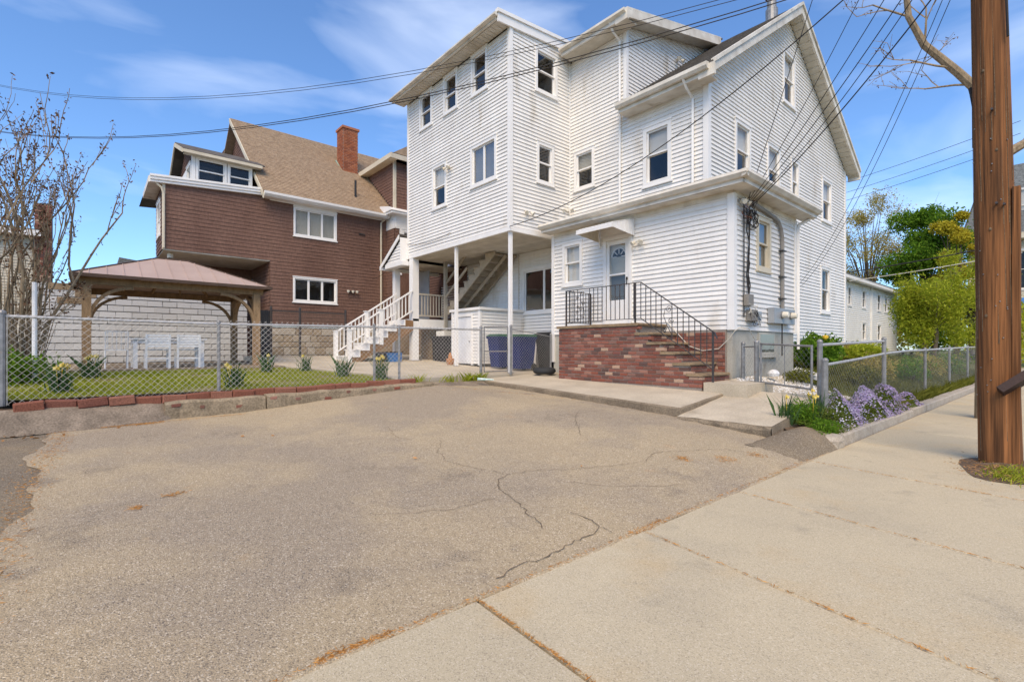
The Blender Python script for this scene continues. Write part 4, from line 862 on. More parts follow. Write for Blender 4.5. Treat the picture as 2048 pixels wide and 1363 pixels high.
# sloping parapet trim, frieze, flat roof
pz = lambda y: 6.97 + (y - 1.5) * .073
b = B()
for (d0, d1, e0, e1) in ((.0, .17, -.16, -.07), (.0, .20, -.07, .0), (.0, .13, -.24, -.16)):
    b.prism([(XF, 1.45, pz(1.45) + e0), (XF, 5.0, pz(5.0) + e0), (XF, 5.0, pz(5.0) + e1), (XF, 1.45, pz(1.45) + e1)], (d1, 0, 0))
b.build('parapet_trim', 'trim', brown)
b = B().prism([(-21.7, 1.42, 6.72), (XF + .0, 1.42, 6.74), (XF + .0, 1.42, 6.94), (-21.7, 1.42, 6.88)], (0, .4, 0)); b.build('end_eave', 'gutter', brown)
B().poly((XF, 1.45, 6.93), (XF, 5.1, 7.18), (-24, 5.1, 7.18), (-24, 1.45, 6.93)).build('flat_roof', 'roof_grey', brown)
B().tube([(XF + .06, 1.6, 6.74), (XF + .06, 1.76, 6.60), (XF + .05, 1.82, 6.4), (XF + .05, 1.82, 4.66)], .035, 6).build('downspout', 'wall_cream', brown)
# main tan roof
EX, EZ, RX, RZ = -19.12, 7.08, -24.6, 11.62; Y0r, Y1r = 4.72, 16
rb = B()
for (x, z) in ((EX, EZ), (RX * 2 - EX, EZ)): rb.prism([(x, Y0r, z - .08), (RX, Y0r, RZ - .08), (RX, Y0r, RZ), (x, Y0r, z)], (0, Y1r - Y0r, 0))
broof = rb.build('roof', 'roof_tan', brown); sh = B(); nrow = 50; r_ = random.Random(5)
for i in range(nrow):
    u0, u1 = i / nrow, (i + 1) / nrow; x0, z0, x1, z1 = lerp(EX, RX, u0), lerp(EZ, RZ, u0), lerp(EX, RX, u1), lerp(EZ, RZ, u1); y = Y0r
    while y < 13:
        y2 = y + r_.uniform(.14, .34); t = .014 + r_.uniform(0, .010)
        sh.add([(x0, y, z0 + .002), (x0, y2 - .004, z0 + .002), (x0 + .006, y2 - .004, z0 + t + .004), (x0 + .006, y, z0 + t + .004), (x1, y2 - .004, z1 + .004), (x1, y, z1 + .004)], [(0, 1, 2, 3), (3, 2, 4, 5)]); y = y2
sh.build('roof_shingles', 'roof_tan', broof, kind='stuff')
b = B().box(EX - .05, EX + .0, 4.74, 9.62, EZ - .19, EZ - .03); b.prism([(EX, 4.74, EZ - .02), (EX + .11, 4.74, EZ - .03), (EX + .10, 4.74, EZ - .11), (EX + .03, 4.74, EZ - .17), (EX, 4.74, EZ - .17)], (0, 4.9, 0)); b.box(XF + .01, EX - .05, 4.76, 9.62, EZ - .19, EZ - .17); b.box(XF, XF + .035, 5.02, 9.62, 6.86, EZ - .19); b.build('eave_trim', 'trim', broof)
b = B(); 
for o_, w_ in ((0, .10), (.10, .06)): b.prism([(EX, Y0r - .02 - o_ * .3, EZ - .28 + o_), (RX, Y0r - .02 - o_ * .3, RZ - .28 + o_), (RX, Y0r - .02 - o_ * .3, RZ - .28 + o_ + w_ + .1), (EX, Y0r - .02 - o_ * .3, EZ - .28 + o_ + w_ + .1)], (0, .04, 0))
b.build('rake_board', 'wall_cream', broof)
shingles(brown, FY(5.06), 7.0, 11.3, lambda z: (-29, -19.3 - (z - 6.9) * 1.207), wall='gable_wall', w=(.5, .7))
# glazed room on the flat roof
sr = B(); XS = -20.3
window(brown, FX(XS), 2.82, 3.78, 7.18, 8.16, 'hung', cas=.07, split=.5); window(brown, FX(XS), 3.80, 4.62, 7.20, 8.16, 'hung', cas=.07, split=.5)
sr.box(XS - .1, XS - .01, 2.72, 4.75, 6.95, 7.14); sr.box(XS - .08, XS + .02, 2.70, 2.81, 7.0, 8.22); sr.box(XS - .06, XS + .02, 2.82, 4.7, 8.165, 8.24); sr.build('sunroom_wall', 'trim', brown)
shingles(brown, FY(2.72), 8.0, 8.95, lambda z: (-23.5 + (z - 8.0) * 1.6, XS - (z - 8.2) * 1.9 if z > 8.2 else XS), wall='sunroom_gable', w=(.3, .5))
window(brown, FY(2.72), -21.5, -20.5, 7.1, 8.0, 'double', cas=.08); B().box(-23.4, -21.55, 2.70, 2.80, 6.95, 8.0).build('sunroom_side', 'trim', brown)
b = B().prism([(XS + .28, 2.40, 8.20), (-22.0, 2.40, 9.02), (-22.0, 2.40, 9.08), (XS + .28, 2.40, 8.26)], (0, 2.6, 0)); b.prism([(-23.9, 2.40, 8.0), (-22.0, 2.40, 9.02), (-22.0, 2.40, 9.08), (-23.9, 2.40, 8.06)], (0, 2.6, 0)); b.build('sunroom_roof', 'roof_dark', brown)
b = B().box(XS + .25, XS + .33, 2.40, 4.9, 8.12, 8.22); b.prism([(XS + .30, 2.37, 8.10), (-22.0, 2.37, 8.90), (-22.0, 2.37, 9.04), (XS + .30, 2.37, 8.24)], (0, .04, 0)); b.prism([(-23.9, 2.37, 7.88), (-22.0, 2.37, 8.90), (-22.0, 2.37, 9.04), (-23.9, 2.37, 8.02)], (0, .04, 0)); b.box(XS, XS + .26, 2.45, 4.9, 8.13, 8.15); b.build('sunroom_fascia', 'wall_cream', brown)
# chimney, brick by brick on the two faces in view
chm = B().box(-22.88, -22.16, 8.86, 9.56, 9.2, 11.62).build('chimney', 'mortar', brown)
BO = [chamfer_box('brick', 'brick_orange', .1, .015, s + 20) for s in range(3)]
z = 9.3; row = 0
while z < 11.60:
    for k in range(4):
        o_ = .09 if row % 2 else 0
        ya_, yb_ = max(8.86, 8.86 + k * .19 - o_), min(9.56, 8.86 + (k + 1) * .19 - o_)
        if yb_ - ya_ > .03: inst(BO[rj.randrange(3)], chm, (-22.155, (ya_ + yb_) / 2, z + .035), (yb_ - ya_ - .010, .03, .062), (0, 0, R(90)), name='brick')
        xa_, xb_ = max(-22.88, -22.88 + k * .19 - o_), min(-22.16, -22.88 + (k + 1) * .19 - o_)
        if xb_ - xa_ > .03: inst(BO[rj.randrange(3)], chm, ((xa_ + xb_) / 2, 8.855, z + .035), (xb_ - xa_ - .010, .03, .062), name='brick')
    z += .074; row += 1
B().box(-22.94, -22.10, 8.80, 9.62, 11.60, 11.70).build('chimney_cap', 'brick_orange', chm); B().prism([(-22.10, 8.78, 9.50), (-22.00, 8.78, 9.42), (-22.92, 8.78, 10.2), (-22.92, 8.78, 10.3)], (0, .86, 0)).build('flashing', 'flashing', chm)
B().tube([(-19.99, 8.52, 7.72), (-19.99, 8.52, 8.5)], .045, 8).build('vent_pipe', 'plastic_black', brown)
# cross gable and projecting bay at the far end
XC = -19.25; shingles(brown, FX(XC), 7.2, 9.45, lambda z: (9.95, 12.5), h=.13, w=(.4, .6), wall='dormer_wall')
shingles(brown, FY(9.95), 7.3, 9.48, lambda z: (EX - (z - EZ) * 1.207 + .05, XC), h=.13, w=(.4, .6), wall='dormer_side')
b = B().box(XC - .08, XC + .03, 9.91, 10.02, 7.35, 9.5); b.fbox(FX(XC), 10.55, 12.4, 7.9, 9.4, 0, .05); b.build('corner_board', 'wall_cream', brown)
b = B().prism([(-23.2, 9.62, 9.62), (-18.9, 9.62, 9.62), (-18.9, 9.62, 9.68), (-23.2, 9.62, 9.68)], (0, 3, 0)); b.prism([(-18.9, 9.62, 9.62), (-18.9, 12.6, 9.62), (-18.9, 11.1, 10.6)], (-4, 0, 0)); b.build('dormer_roof', 'roof_tan', brown)
b = B().box(-22.3, -18.87, 9.58, 9.64, 9.46, 9.66); b.box(-18.92, -18.86, 9.6, 12.6, 9.44, 9.64); b.box(-22.2, -18.9, 9.64, 9.95, 9.46, 9.48); b.build('dormer_fascia', 'wall_cream', brown)
XW = -18.75; shingles(brown, FX(XW), 2.2, 6.5, lambda z: (9.72, 9.9), wall='bay_wall'); shingles(brown, FY(9.7), 2.2, 6.5, lambda z: (XF, XW), wall='bay_side')
b = B().box(XW - .02, XW + .03, 9.74, 12, 6.45, 7.0); b.box(XF, XW, 9.68, 9.74, 6.45, 7.0); b.box(XW - .01, XW + .035, 9.92, 10.02, 4.5, 6.45); b.build('bay_frieze', 'trim', brown)
B().box(-19.9, XW - .0, 9.73, 12.5, .7, 2.2).build('bay_footing', 'stone_tread', brown)
window(brown, FX(XW), 10.02, 11.2, 4.9, 6.45, 'hung', cas=.1); B().box(XW - .05, XW - .0, 9.74, 12, 2.2, 4.9).build('bay_wall', 'shingle_brown', brown)
b = B().box(XF, XW + .32, 9.42, 12.4, 7.0, 7.10); b.prism([(XF, 9.38, 7.10), (XW + .36, 9.38, 7.10), (XW, 9.38, 7.30), (XF, 9.38, 7.45)], (0, 3, 0)); b.build('bay_eave', 'trim', brown)
B().tube([(XF + .28, 9.55, 7.0), (XF + .15, 9.5, 6.85), (XF + .06, 9.42, 6.75), (XF + .06, 9.42, 2.3)], .04, 6).build('downspout', 'wall_cream', brown)
# fieldstone footing
ft = B().box(-19.9, XF - .0, 5.06, 10, .7, 2.19).build('stone_footing', 'mortar', brown); BS = [chamfer_box('stone', 'stone', .12, .06, s + 40) for s in range(5)]
z = .92; row = 0
while z < 2.15:
    hh = rj.choice([.2, .26, .3]); hh = min(hh, 2.17 - z); y = 5.08
    while y < 9.6:
        ww = rj.uniform(.22, .5); inst(BS[rj.randrange(5)], ft, (XF + .012 + rj.uniform(-.01, .015), y + ww / 2, z + hh / 2), (ww - .025, .07, hh - .025), (0, 0, R(90)), name='stone'); y += ww
    z += hh; row += 1
lt = thing('wall_floodlight', (-19.4, 8.1, 3.7), 'pair of small white floodlights on the brown wall right of the lower window', 'floodlight')
B().box(-19.47, -19.42, 8.0, 8.25, 3.68, 3.74).build('bracket', 'iron', lt)
for y in (7.95, 8.15, 8.32): B().lathe((-19.36, y, 3.70), [(.03, -.05), (.055, 0), (.06, .05)], 8).build('lamp_head', 'lamp_white', lt)
tag(B().box(XF + .0, XF + .06, 8.45, 8.7, 6.12, 6.17).build('wall_vent', 'iron'), 'short dark vent bar on the brown wall right of the upper window', 'vent')
sl3 = thing('soffit_lamp', (-20.3, 2.1, 4.5), 'white and black lamp under the brown overhang corner', 'lamp'); B().lathe((-20.0, 2.05, 4.43), [(.09, 0), (.09, .16)], 10).build('lamp_base', 'lamp_white', sl3); B().lathe((-20.0, 2.05, 4.2), [(.05, 0), (.06, .22)], 10).build('lamp_tube', 'plastic_black', sl3)

# ================================================================== WHITE BLOCK WALL BEHIND THE GAZEBO
bwall = thing('block_wall', (-20.2, 1.5, .9), 'white painted concrete block wall behind the gazebo', 'wall')
B().box(-20.6, -20.13, -1.18, 4.38, .7, 3.36).build('wall_core', 'mortar', bwall); BL = [chamfer_box('block', 'block', .06, .02, s + 60) for s in range(4)]
for row in range(12):
    y = -1.2 - (.2 if row % 2 else 0); z = .92 + row * .2035
    while y < 4.38:
        ya_, yb_ = max(y, -1.2), min(y + .405, 4.4)
        if yb_ - ya_ > .06: inst(BL[rj.randrange(4)], bwall, (-20.10 + rj.uniform(-.008, .010), (ya_ + yb_) / 2, z + .1), (yb_ - ya_ - .009, .08, .178), (0, 0, R(90)), name='block')
        y += .405
b = B(); 
for (y0, z0, w_, h_) in ((-.75, 2.74, .62, .19), (-.35, 2.95, .5, .19), (-.95, 3.15, .9, .2), (-.5, 3.30, .5, .1)): b.box(-20.055, -20.045, y0, y0 + w_, z0, z0 + h_)
b.build('bare_block', 'stone_tread', bwall)
tag(B().prism([(-27, .95, 4.2), (-27, 4.5, 4.2), (-27, 4.5, 4.9), (-27, .95, 5.32)], (-3, 0, 0)).build('shed_roof', 'roof_grey'), 'dark grey flat shed roof showing above the gazebo', 'roof')

# ================================================================== GAZEBO
gz = thing('gazebo', (-16.2, 1.7, .905), 'cedar gazebo with dusty pink metal hip roof', 'gazebo')
gx0, gx1, gy0, gy1 = -17.55, -14.8, -.06, 3.47
for x in (gx0, gx1):
    for y in (gy0, gy1): B().box(x - .085, x + .085, y - .085, y + .085, .905, 2.86).build('post', 'cedar', gz)
for x in (gx0, gx1): B().box(x - .05, x + .05, gy0 - .13, gy1 + .17, 2.845, 3.005).build('beam', 'cedar', gz)
for y in (gy0, gy1): B().box(gx0 + .05, gx1 - .05, y - .045, y + .045, 2.845, 3.0).build('beam', 'cedar', gz)
def brace(p, d):
    b = B(); pts = []
    for k in range(9): t = k / 8 * math.pi / 2; r0 = .80; pts.append((r0 * (1 - math.cos(t)), r0 * math.sin(t) * .95))
    for (a, e), (a2, e2) in zip(pts[:-1], pts[1:]):
        b.beam((p[0] + d[0] * (a + .06), p[1] + d[1] * (a + .06), 2.05 + e), (p[0] + d[0] * (a2 + .06), p[1] + d[1] * (a2 + .06), 2.05 + e2), .07, .13, (d[1], -d[0], 0))
    b.build('brace', 'cedar', gz)
for x, sx in ((gx0, 1), (gx1, -1)):
    for y, sy in ((gy0, 1), (gy1, -1)): brace((x, y), (0, sy)); brace((x, y), (sx, 0))
ex0, ex1, ey0, ey1, ez = -17.92, -14.46, -.34, 3.78, 3.045; rx, ry0, ry1, rz_ = -16.2, 1.36, 2.05, 3.80
def hip(y, side): return 0
def ph(n_, flip, along):                                             # metal roof panels and raised seams on one slope
    for i in range(n_):
        a, b_ = i / n_, (i + 1) / n_
        if along == 'y':
            xe = ex1 if flip else ex0
            f_ = lambda t: (lerp(ey0, ey1, t), min(1, max(0, (lerp(ey0, ey1, t) - ey0) / (ry0 - ey0))) if lerp(ey0, ey1, t) < ry0 else (1 if lerp(ey0, ey1, t) <= ry1 else (ey1 - lerp(ey0, ey1, t)) / (ey1 - ry1)))
            pt_ = lambda t, k: (lerp(xe, rx, k), f_(t)[0], lerp(ez, rz_, k)); g_ = lambda t: f_(t)[1]
        else:
            ye, rye = (ey1, ry1) if flip else (ey0, ry0)
            g_ = lambda t: min((lerp(ex0, ex1, t) - ex0) / (rx - ex0), (ex1 - lerp(ex0, ex1, t)) / (ex1 - rx))
            pt_ = lambda t, k: (lerp(ex0, ex1, t), lerp(ye, rye, k), lerp(ez, rz_, k))
        ts = sorted({a + .0006, b_ - .0006} | {t for t in ((ry0 - ey0) / (ey1 - ey0), (ry1 - ey0) / (ey1 - ey0), .5) if a < t < b_})
        q = B(); q.poly(*([pt_(t, 0) for t in ts] + [pt_(t, g_(t)) for t in reversed(ts)])); o = q.build('roof_panel', 'gazebo_roof', gz)
        if i: B().beam(V(pt_(a, 0)) + V((0, 0, .008)), V(pt_(a, g_(a))) + V((0, 0, .008)), .014, .018).build('seam', 'gazebo_roof', o)
ph(13, True, 'y'); ph(13, False, 'y'); ph(11, True, 'x'); ph(11, False, 'x')
b = B().box(ex0 - .01, ex1 + .01, ey0 - .02, ey0 + .01, ez - .06, ez + .012); b.box(ex0 - .01, ex1 + .01, ey1 - .01, ey1 + .02, ez - .06, ez + .012); b.box(ex1 - .01, ex1 + .02, ey0, ey1, ez - .06, ez + .012); b.box(ex0 - .02, ex0 + .01, ey0, ey1, ez - .06, ez + .012); b.build('eave_trim', 'gazebo_trim', gz)
b = B(); ap_ = [(rx, ry0, rz_ + .01), (rx, ry1, rz_ + .01)]
for p in ((ex0, ey0), (ex1, ey0)): b.beam((p[0], p[1], ez + .01), ap_[0], .06, .02)
for p in ((ex0, ey1), (ex1, ey1)): b.beam((p[0], p[1], ez + .01), ap_[1], .06, .02)
b.beam(ap_[0], ap_[1], .08, .025); b.build('ridge_cap', 'gazebo_trim', gz)
for i in range(1, 5): y = lerp(gy0, gy1, i / 5); B().beam((gx1, y, 2.96), (rx, lerp(ry0, ry1, i / 5), rz_ - .1), .04, .09).build('rafter', 'cedar', gz)
for i in range(1, 5): y = lerp(gy0, gy1, i / 5); B().beam((gx0, y, 2.96), (rx, lerp(ry0, ry1, i / 5), rz_ - .1), .04, .09).build('rafter', 'cedar', gz)
B().poly((ex0 + .1, ey0 + .1, ez - .02), (ex1 - .1, ey0 + .1, ez - .02), (rx, ry0, rz_ - .05)).build('roof_lining', 'gazebo_trim', gz)
# garden furniture
tbl = thing('garden_table', (-14.75, 1.5, .905), 'white painted garden table behind the two slatted chairs', 'table')
for i in range(6): B().box(-15.25 + i * .165, -15.25 + i * .165 + .155, .72, 2.22, 1.58, 1.61).build('top_slat', 'white_paint', tbl)
for x in (-15.2, -14.36):
    for y in (.80, 2.13): B().box(x - .04, x + .04, y - .04, y + .04, .905, 1.578).build('leg', 'white_paint', tbl)
b = B().box(-15.2, -14.36, .78, .82, 1.49, 1.577); b.box(-15.2, -14.36, 2.11, 2.15, 1.49, 1.577); b.box(-14.38, -14.34, .85, 2.1, 1.49, 1.577); b.build('apron', 'white_paint', tbl)
def chair(yc, label):
    o = thing('garden_chair', (-14.1, yc, .905), label, 'chair', 'white slatted chairs at the garden table'); w = .22; x = -14.0
    for s in (-1, 1):
        B().beam((x, yc + s * w, .905), (x + .06, yc + s * w, 1.70), .04, .04).build('leg', 'white_paint', o); B().box(x - .44, x - .40, yc + s * w - .02, yc + s * w + .02, .905, 1.34).build('leg', 'white_paint', o)
    for i in range(6): B().box(x - .44 + i * .073, x - .44 + i * .073 + .062, yc - w - .01, yc + w + .01, 1.335, 1.355).build('seat_slat', 'white_paint', o)
    for i in range(5): z = 1.40 + i * .062; B().box(x + .035, x + .055, yc - w + .02, yc + w - .02, z, z + .045).build('back_slat', 'white_paint', o)
    B().box(x - .02, x + .02, yc - w, yc + w, 1.12, 1.15).build('stretcher', 'white_paint', o)
chair(1.20, 'white slatted garden chair, left of the pair facing the table'); chair(1.80, 'white slatted garden chair, right of the pair facing the table')
ch3 = thing('wire_chair', (-14.4, .45, .905), 'thin white metal chair left of the garden table', 'chair'); x = -14.3
for s in (.26, .66): B().tube([(x, s, .905), (x + .02, s, 1.35), (x + .10, s, 1.75)], .012, 6).build('leg', 'white_paint', ch3); B().tube([(x - .42, s, .905), (x - .40, s, 1.33)], .012, 6).build('leg', 'white_paint', ch3)
B().box(x - .42, x + .02, .26, .66, 1.325, 1.345).build('seat', 'white_paint', ch3); b = B()
for i in range(5): b.tube([(x + .02, .30 + i * .08, 1.35), (x + .10, .30 + i * .08, 1.74)], .007, 5)
b.tube([(x + .10, .26, 1.75), (x + .10, .66, 1.75)], .012, 6); b.build('backrest', 'white_paint', ch3)

# ================================================================== KERBS AND BRICK EDGING ALONG THE DRIVE
kb = thing('concrete_kerb', (-9.2, 3, .4), 'weathered concrete kerb with embedded bricks along the driveway', 'kerb')
for (ya_, yb_) in ((.87, 2.28), (2.30, 5.75)):
    n = max(6, int((yb_ - ya_) / .16)); b = B()
    for i in range(n + 1):
        y = lerp(ya_, yb_, i / n); zt = interp(y, [.87, 2.04, 3.2, 5.7], [.53, .545, .58, .635]) + rj.uniform(-.012, .012); jx = rj.uniform(-.012, .012)
        b.v += [(-9.40, y, .1), (-9.09 + jx, y, .1), (-9.10 + jx, y, zt - .03), (-9.13 + jx, y, zt), (-9.40, y, zt + .01)]
        if i: k = 5 * (i - 1); b.f += [(k + j, k + (j + 1) % 5, k + 5 + (j + 1) % 5, k + 5 + j) for j in range(5)]
    b.f += [(4, 3, 2, 1, 0), tuple(5 * n + j for j in range(5))]; b.build('kerb_length', 'concrete_worn', kb)
    for i in range(int((yb_ - ya_) / .45)):
        y = ya_ + .1 + i * .45 + rj.uniform(-.12, .12); inst(BR[i % 4], kb, (-9.108, y, interp(y, [.87, 2.04, 3.2, 5.7], [.53, .545, .58, .62]) - rj.choice([.05, .10, .14])), (rj.uniform(.06, .13), .035, .05), (0, rj.uniform(-.1, .1), R(90)), name='embedded_brick')
PV = [chamfer_box('paver', 'paver', .10, .03, s + 80) for s in range(4)]
ed = thing('brick_edging', (-9.4, 2, .6), 'row of tilted red bricks edging the lawn along the fence', 'edging')
y = -.78; i = 0
while y < 5.3:
    ln = rj.uniform(.30, .37); z = interp(y, [-.8, .9, 2, 5.2], [.575, .575, .605, .655])
    inst(PV[i % 4], ed, (-9.34 + rj.uniform(-.03, .03), y + ln / 2, z + rj.uniform(-.02, .012)), (ln - .012, .14, .125), (rj.uniform(-.09, .09), rj.uniform(-.10, .05), R(90) + rj.uniform(-.09, .09)), name='edging_brick'); y += ln; i += 1

# ================================================================== CHAIN LINK FENCES
def chain(parent, p0, p1, za, zb, pitch=.092, r=.0021, m='galv_white'):
    """woven diamond mesh between two plan points; za, zb = (bottom, top) heights at either end"""
    p0, p1 = V((*p0, 0)), V((*p1, 0)); Ln = (p1 - p0).length; H = ((za[1] - za[0]) + (zb[1] - zb[0])) / 2; b = B(); d = (p1 - p0) / Ln; nrm = V((d.y, -d.x, 0))
    def P(u, v, o): t = u / Ln; zl, zh = lerp(za[0], zb[0], t), lerp(za[1], zb[1], t); q = p0 + d * u + nrm * o; return (q.x, q.y, lerp(zl, zh, v / H))
    k = -int(H / pitch) - 1
    while k * pitch < Ln + H:
        u0 = k * pitch
        for s in (1, -1):
            us = u0 if s == 1 else u0 + H; a, e = 0.0, H
            if s == 1: a = max(0, -u0); e = min(H, Ln - u0)
            else: a = max(0, us - Ln); e = min(H, us)
            if e - a > .03: b.tube([P(us + s * a, a, .002 * s), P(us + s * (a + e) / 2, (a + e) / 2, .002 * s), P(us + s * e, e, .002 * s)], r, 3, cap=False)
        k += 1
    return b.build('wire_mesh', m, parent, kind='stuff')
def fpost(parent, x, y, z0, z1, r=.03, m='galv'):
    o = B().tube([(x, y, z0), (x, y, z1)], r, 10).build('fence_post', m, parent); B().lathe((x, y, z1), [(r * 1.15, 0), (r * 1.15, .02), (r * .9, .04), (r * .3, .055)], 10).build('post_cap', m, o); return o
fn1 = thing('chain_link_fence', (-9.5, 3, .6), 'silver chain link fence between the driveway and the lawn', 'fence')
XFN = -9.5; pz_ = [(-.9, .58, 1.83, .042), (1.65, .57, 1.79, .027), (4.45, .60, 1.83, .027), (5.02, .58, 1.82, .027), (7.22, .62, 1.87, .036)]
for y, z0, z1, r_ in pz_: fpost(fn1, XFN, y, z0, z1, r_, 'galv')
b = B().tube([(XFN, -.9, 1.80), (XFN, 1.65, 1.775), (XFN, 4.45, 1.81), (XFN, 7.22, 1.83)], .021, 8); b.build('top_rail', 'galv_white', fn1)
B().beam((XFN + .02, -.85, .60), (XFN + .02, -.85, 1.8), .006, .02).build('tension_bar', 'galv_white', fn1)
chain(fn1, (XFN + .024, -.86), (XFN + .024, 7.2), (.585, 1.835), (.66, 1.865))
gt = thing('chain_link_gate', (-9.5, 7.7, .75), 'silver chain link gate between the shed and the brick stoop', 'gate')
b = B()
for (p, q) in (((7.32, .80), (7.32, 1.90)), ((8.08, .80), (8.08, 1.92)), ((7.32, 1.90), (8.08, 1.92)), ((7.32, .80), (8.08, .80)), ((7.32, 1.3), (8.08, 1.3))): b.tube([(XFN, p[0], p[1]), (XFN, q[0], q[1])], .016, 8)
b.build('gate_frame', 'galv', gt); chain(gt, (XFN + .018, 7.33), (XFN + .018, 8.07), (.82, 1.93), (.82, 1.95), .085, .0015)
fn2 = thing('fence_panel', (-9.5, 9, .75), 'short sagging chain link panel between the gate and the brick stoop', 'fence')
fpost(fn2, XFN, 8.19, .70, 1.93, .036); fpost(fn2, XFN, 9.64, .74, 1.74, .027)
B().tube([(XFN, 8.19, 1.86), (XFN, 8.9, 1.79), (XFN, 9.64, 1.70)], .012, 8).build('top_rail', 'galv', fn2); chain(fn2, (XFN + .02, 8.2), (XFN + .02, 9.62), (.76, 1.87), (.80, 1.71), .085, .0015)
bf = thing('black_fence', (-17.8, 5.9, 1), 'black chain link fence in front of the brown house footing', 'fence')
for y in (4.63, 5.57, 7.2): fpost(bf, -17.8, y, .95, 2.76, .04, 'iron')
B().tube([(-17.8, 4.63, 2.66), (-17.8, 7.2, 2.66)], .022, 8).build('top_rail', 'iron', bf); chain(bf, (-17.78, 4.63), (-17.78, 7.2), (1.0, 2.68), (1.0, 2.68), .075, .003, 'iron')
sg = thing('privacy_gate', (-17.8, 4.3, 1), 'dark slatted gate beside the right rear gazebo post', 'gate')
for i in range(9): B().box(-17.83, -17.80, 4.02 + i * .066, 4.02 + i * .066 + .058, 1.0, 2.66).build('slat', 'plastic_black', sg)
B().box(-17.86, -17.832, 4.0, 4.63, 2.5, 2.56).build('gate_rail', 'iron', sg)
# right hand side: gate to the side yard and the pavement fence
g2 = thing('side_gate', (-3.3, 9.2, .6), 'low grey chain link gate across the front walk', 'gate')
A_, B_ = (-3.82, 9.42), (-2.80, 8.86)
b = B()
for (p, q, za, zb) in ((A_, A_, .72, 1.47), (B_, B_, .68, 1.42), (A_, B_, 1.45, 1.40), (A_, B_, .74, .70)): b.tube([(*p, za), (*q, zb)], .019, 8)
b.build('gate_frame', 'galv', g2); chain(g2, A_, B_, (.74, 1.45), (.70, 1.40), .10, .0012, 'galv'); B().tube([(-3.31, 9.14, .72), (-3.31, 9.14, 1.42)], .008, 6).build('centre_bar', 'galv', g2)
fpg = thing('gate_side_panel', (-4.2, 9.7, .7), 'narrow chain link panel between the side gate and the wing corner', 'fence')
fpost(fpg, -4.34, 9.86, .70, 1.45, .038); fpost(fpg, -3.93, 9.50, .56, 1.47, .042); B().tube([(-4.34, 9.86, 1.40), (-3.93, 9.50, 1.40)], .014, 8).build('top_rail', 'galv', fpg); chain(fpg, (-4.32, 9.84), (-3.95, 9.52), (.78, 1.40), (.72, 1.40), .10, .0012, 'galv')
fn3 = thing('pavement_fence', (-2.6, 15, .3), 'grey chain link fence along the pavement above the flower bed', 'fence')
XP = -2.6; PP = [(8.82, .28, 1.16, .046), (12.47, .25, 1.55, .040), (16.7, .2, 1.34, .032), (20.5, .2, 1.40, .032), (24.5, .2, 1.44, .032), (29, .2, 1.46, .032), (34, .2, 1.46, .032)]
for y, z0, z1, r_ in PP: fpost(fn3, XP, y, z0, z1, r_)
fpost(fn3, -2.72, 8.98, .4, 1.46, .04)
b = B().tube([(XP, 8.82, 1.10), (XP, 10.6, 1.17), (XP, 12.47, 1.26), (XP, 14.5, 1.31), (XP, 16.7, 1.33)] + [(XP, y, z1 - .02) for y, z0, z1, r_ in PP[3:]], .024, 8); b.tube([(-2.72, 8.98, 1.42), (XP, 12.47, 1.52)], .024, 8); b.build('top_rail', 'galv_white', fn3)
for (p, q) in zip(PP[:-1], PP[1:]): chain(fn3, (XP + .024, p[0]), (XP + .024, q[0]), (.22, interp(p[0], [8.82, 12.47, 16.7, 40], [1.11, 1.27, 1.34, 1.44])), (.22, interp(q[0], [8.82, 12.47, 16.7, 40], [1.11, 1.27, 1.34, 1.44])), .10, .0012, 'galv')

# ================================================================== PLANTS
def leaf_quads(c, size, flat=0.0, aspect=.5, rs=None):
    """one small rhombic leaf at each row of c"""
    rs = rs or np.random; n = len(c); u = rs.normal(size=(n, 3)); u[:, 2] *= (1 - flat * .8); u /= np.linalg.norm(u, axis=1)[:, None]
    w = rs.normal(size=(n, 3)); w -= (w * u).sum(1)[:, None] * u; w /= np.linalg.norm(w, axis=1)[:, None]
    s = (size * (0.6 + .8 * rs.random(n)))[:, None]
    v = np.stack([c - u * s, c + w * s * aspect, c + u * s, c - w * s * aspect], 1).reshape(-1, 3)
    return v, np.arange(4 * n).reshape(-1, 4)
def blades(c, h, lean, w, rs=None):
    rs = rs or np.random; n = len(c); a = rs.random(n) * 2 * np.pi; d = np.stack([np.cos(a), np.sin(a), 0 * a], 1)
    hh = h * (.55 + .8 * rs.random(n)); l_ = rs.normal(size=(n, 2)) * lean; mid = c + np.stack([l_[:, 0] * hh * .35, l_[:, 1] * hh * .35, hh * .6], 1); tip = c + np.stack([l_[:, 0] * hh, l_[:, 1] * hh, hh], 1)
    ww = (w * (.6 + .7 * rs.random(n)))[:, None]; v = np.stack([c - d * ww, c + d * ww, mid + d * ww * .7, tip, mid - d * ww * .7], 1).reshape(-1, 3)
    return v, np.arange(5 * n).reshape(-1, 5)
def inpoly(x, y, poly):
    r = np.zeros(len(x), bool); j = len(poly) - 1
    for i in range(len(poly)):
        xi, yi = poly[i]; xj, yj = poly[j]; k = ((yi > y) != (yj > y)) & (x < (xj - xi) * (y - yi) / (yj - yi + 1e-9) + xi); r ^= k; j = i
    return r
rs = np.random.RandomState(4)
x, y = rs.uniform(-13.6, -9.5, 52000), rs.uniform(-1.7, 5.0, 52000); k = inpoly(x, y, LAWN) & ((np.sin(x * 2.3 + y * 1.1) + np.sin(y * 3.7 - x * 1.9) + np.sin(x * 6.1 + y * 5.3) * .6 + rs.normal(size=52000) * .7) > -1.1); x, y = x[k], y[k]
v, f_ = blades(np.stack([x, y, zyard(x) - .012], 1), .055, .5, .0035, rs); g_ = mesh_np('lawn_grass', v, f_, 'grass', kind='stuff'); g_['label'] = 'short bright green lawn between the fence and the gazebo'; g_['category'] = 'grass'
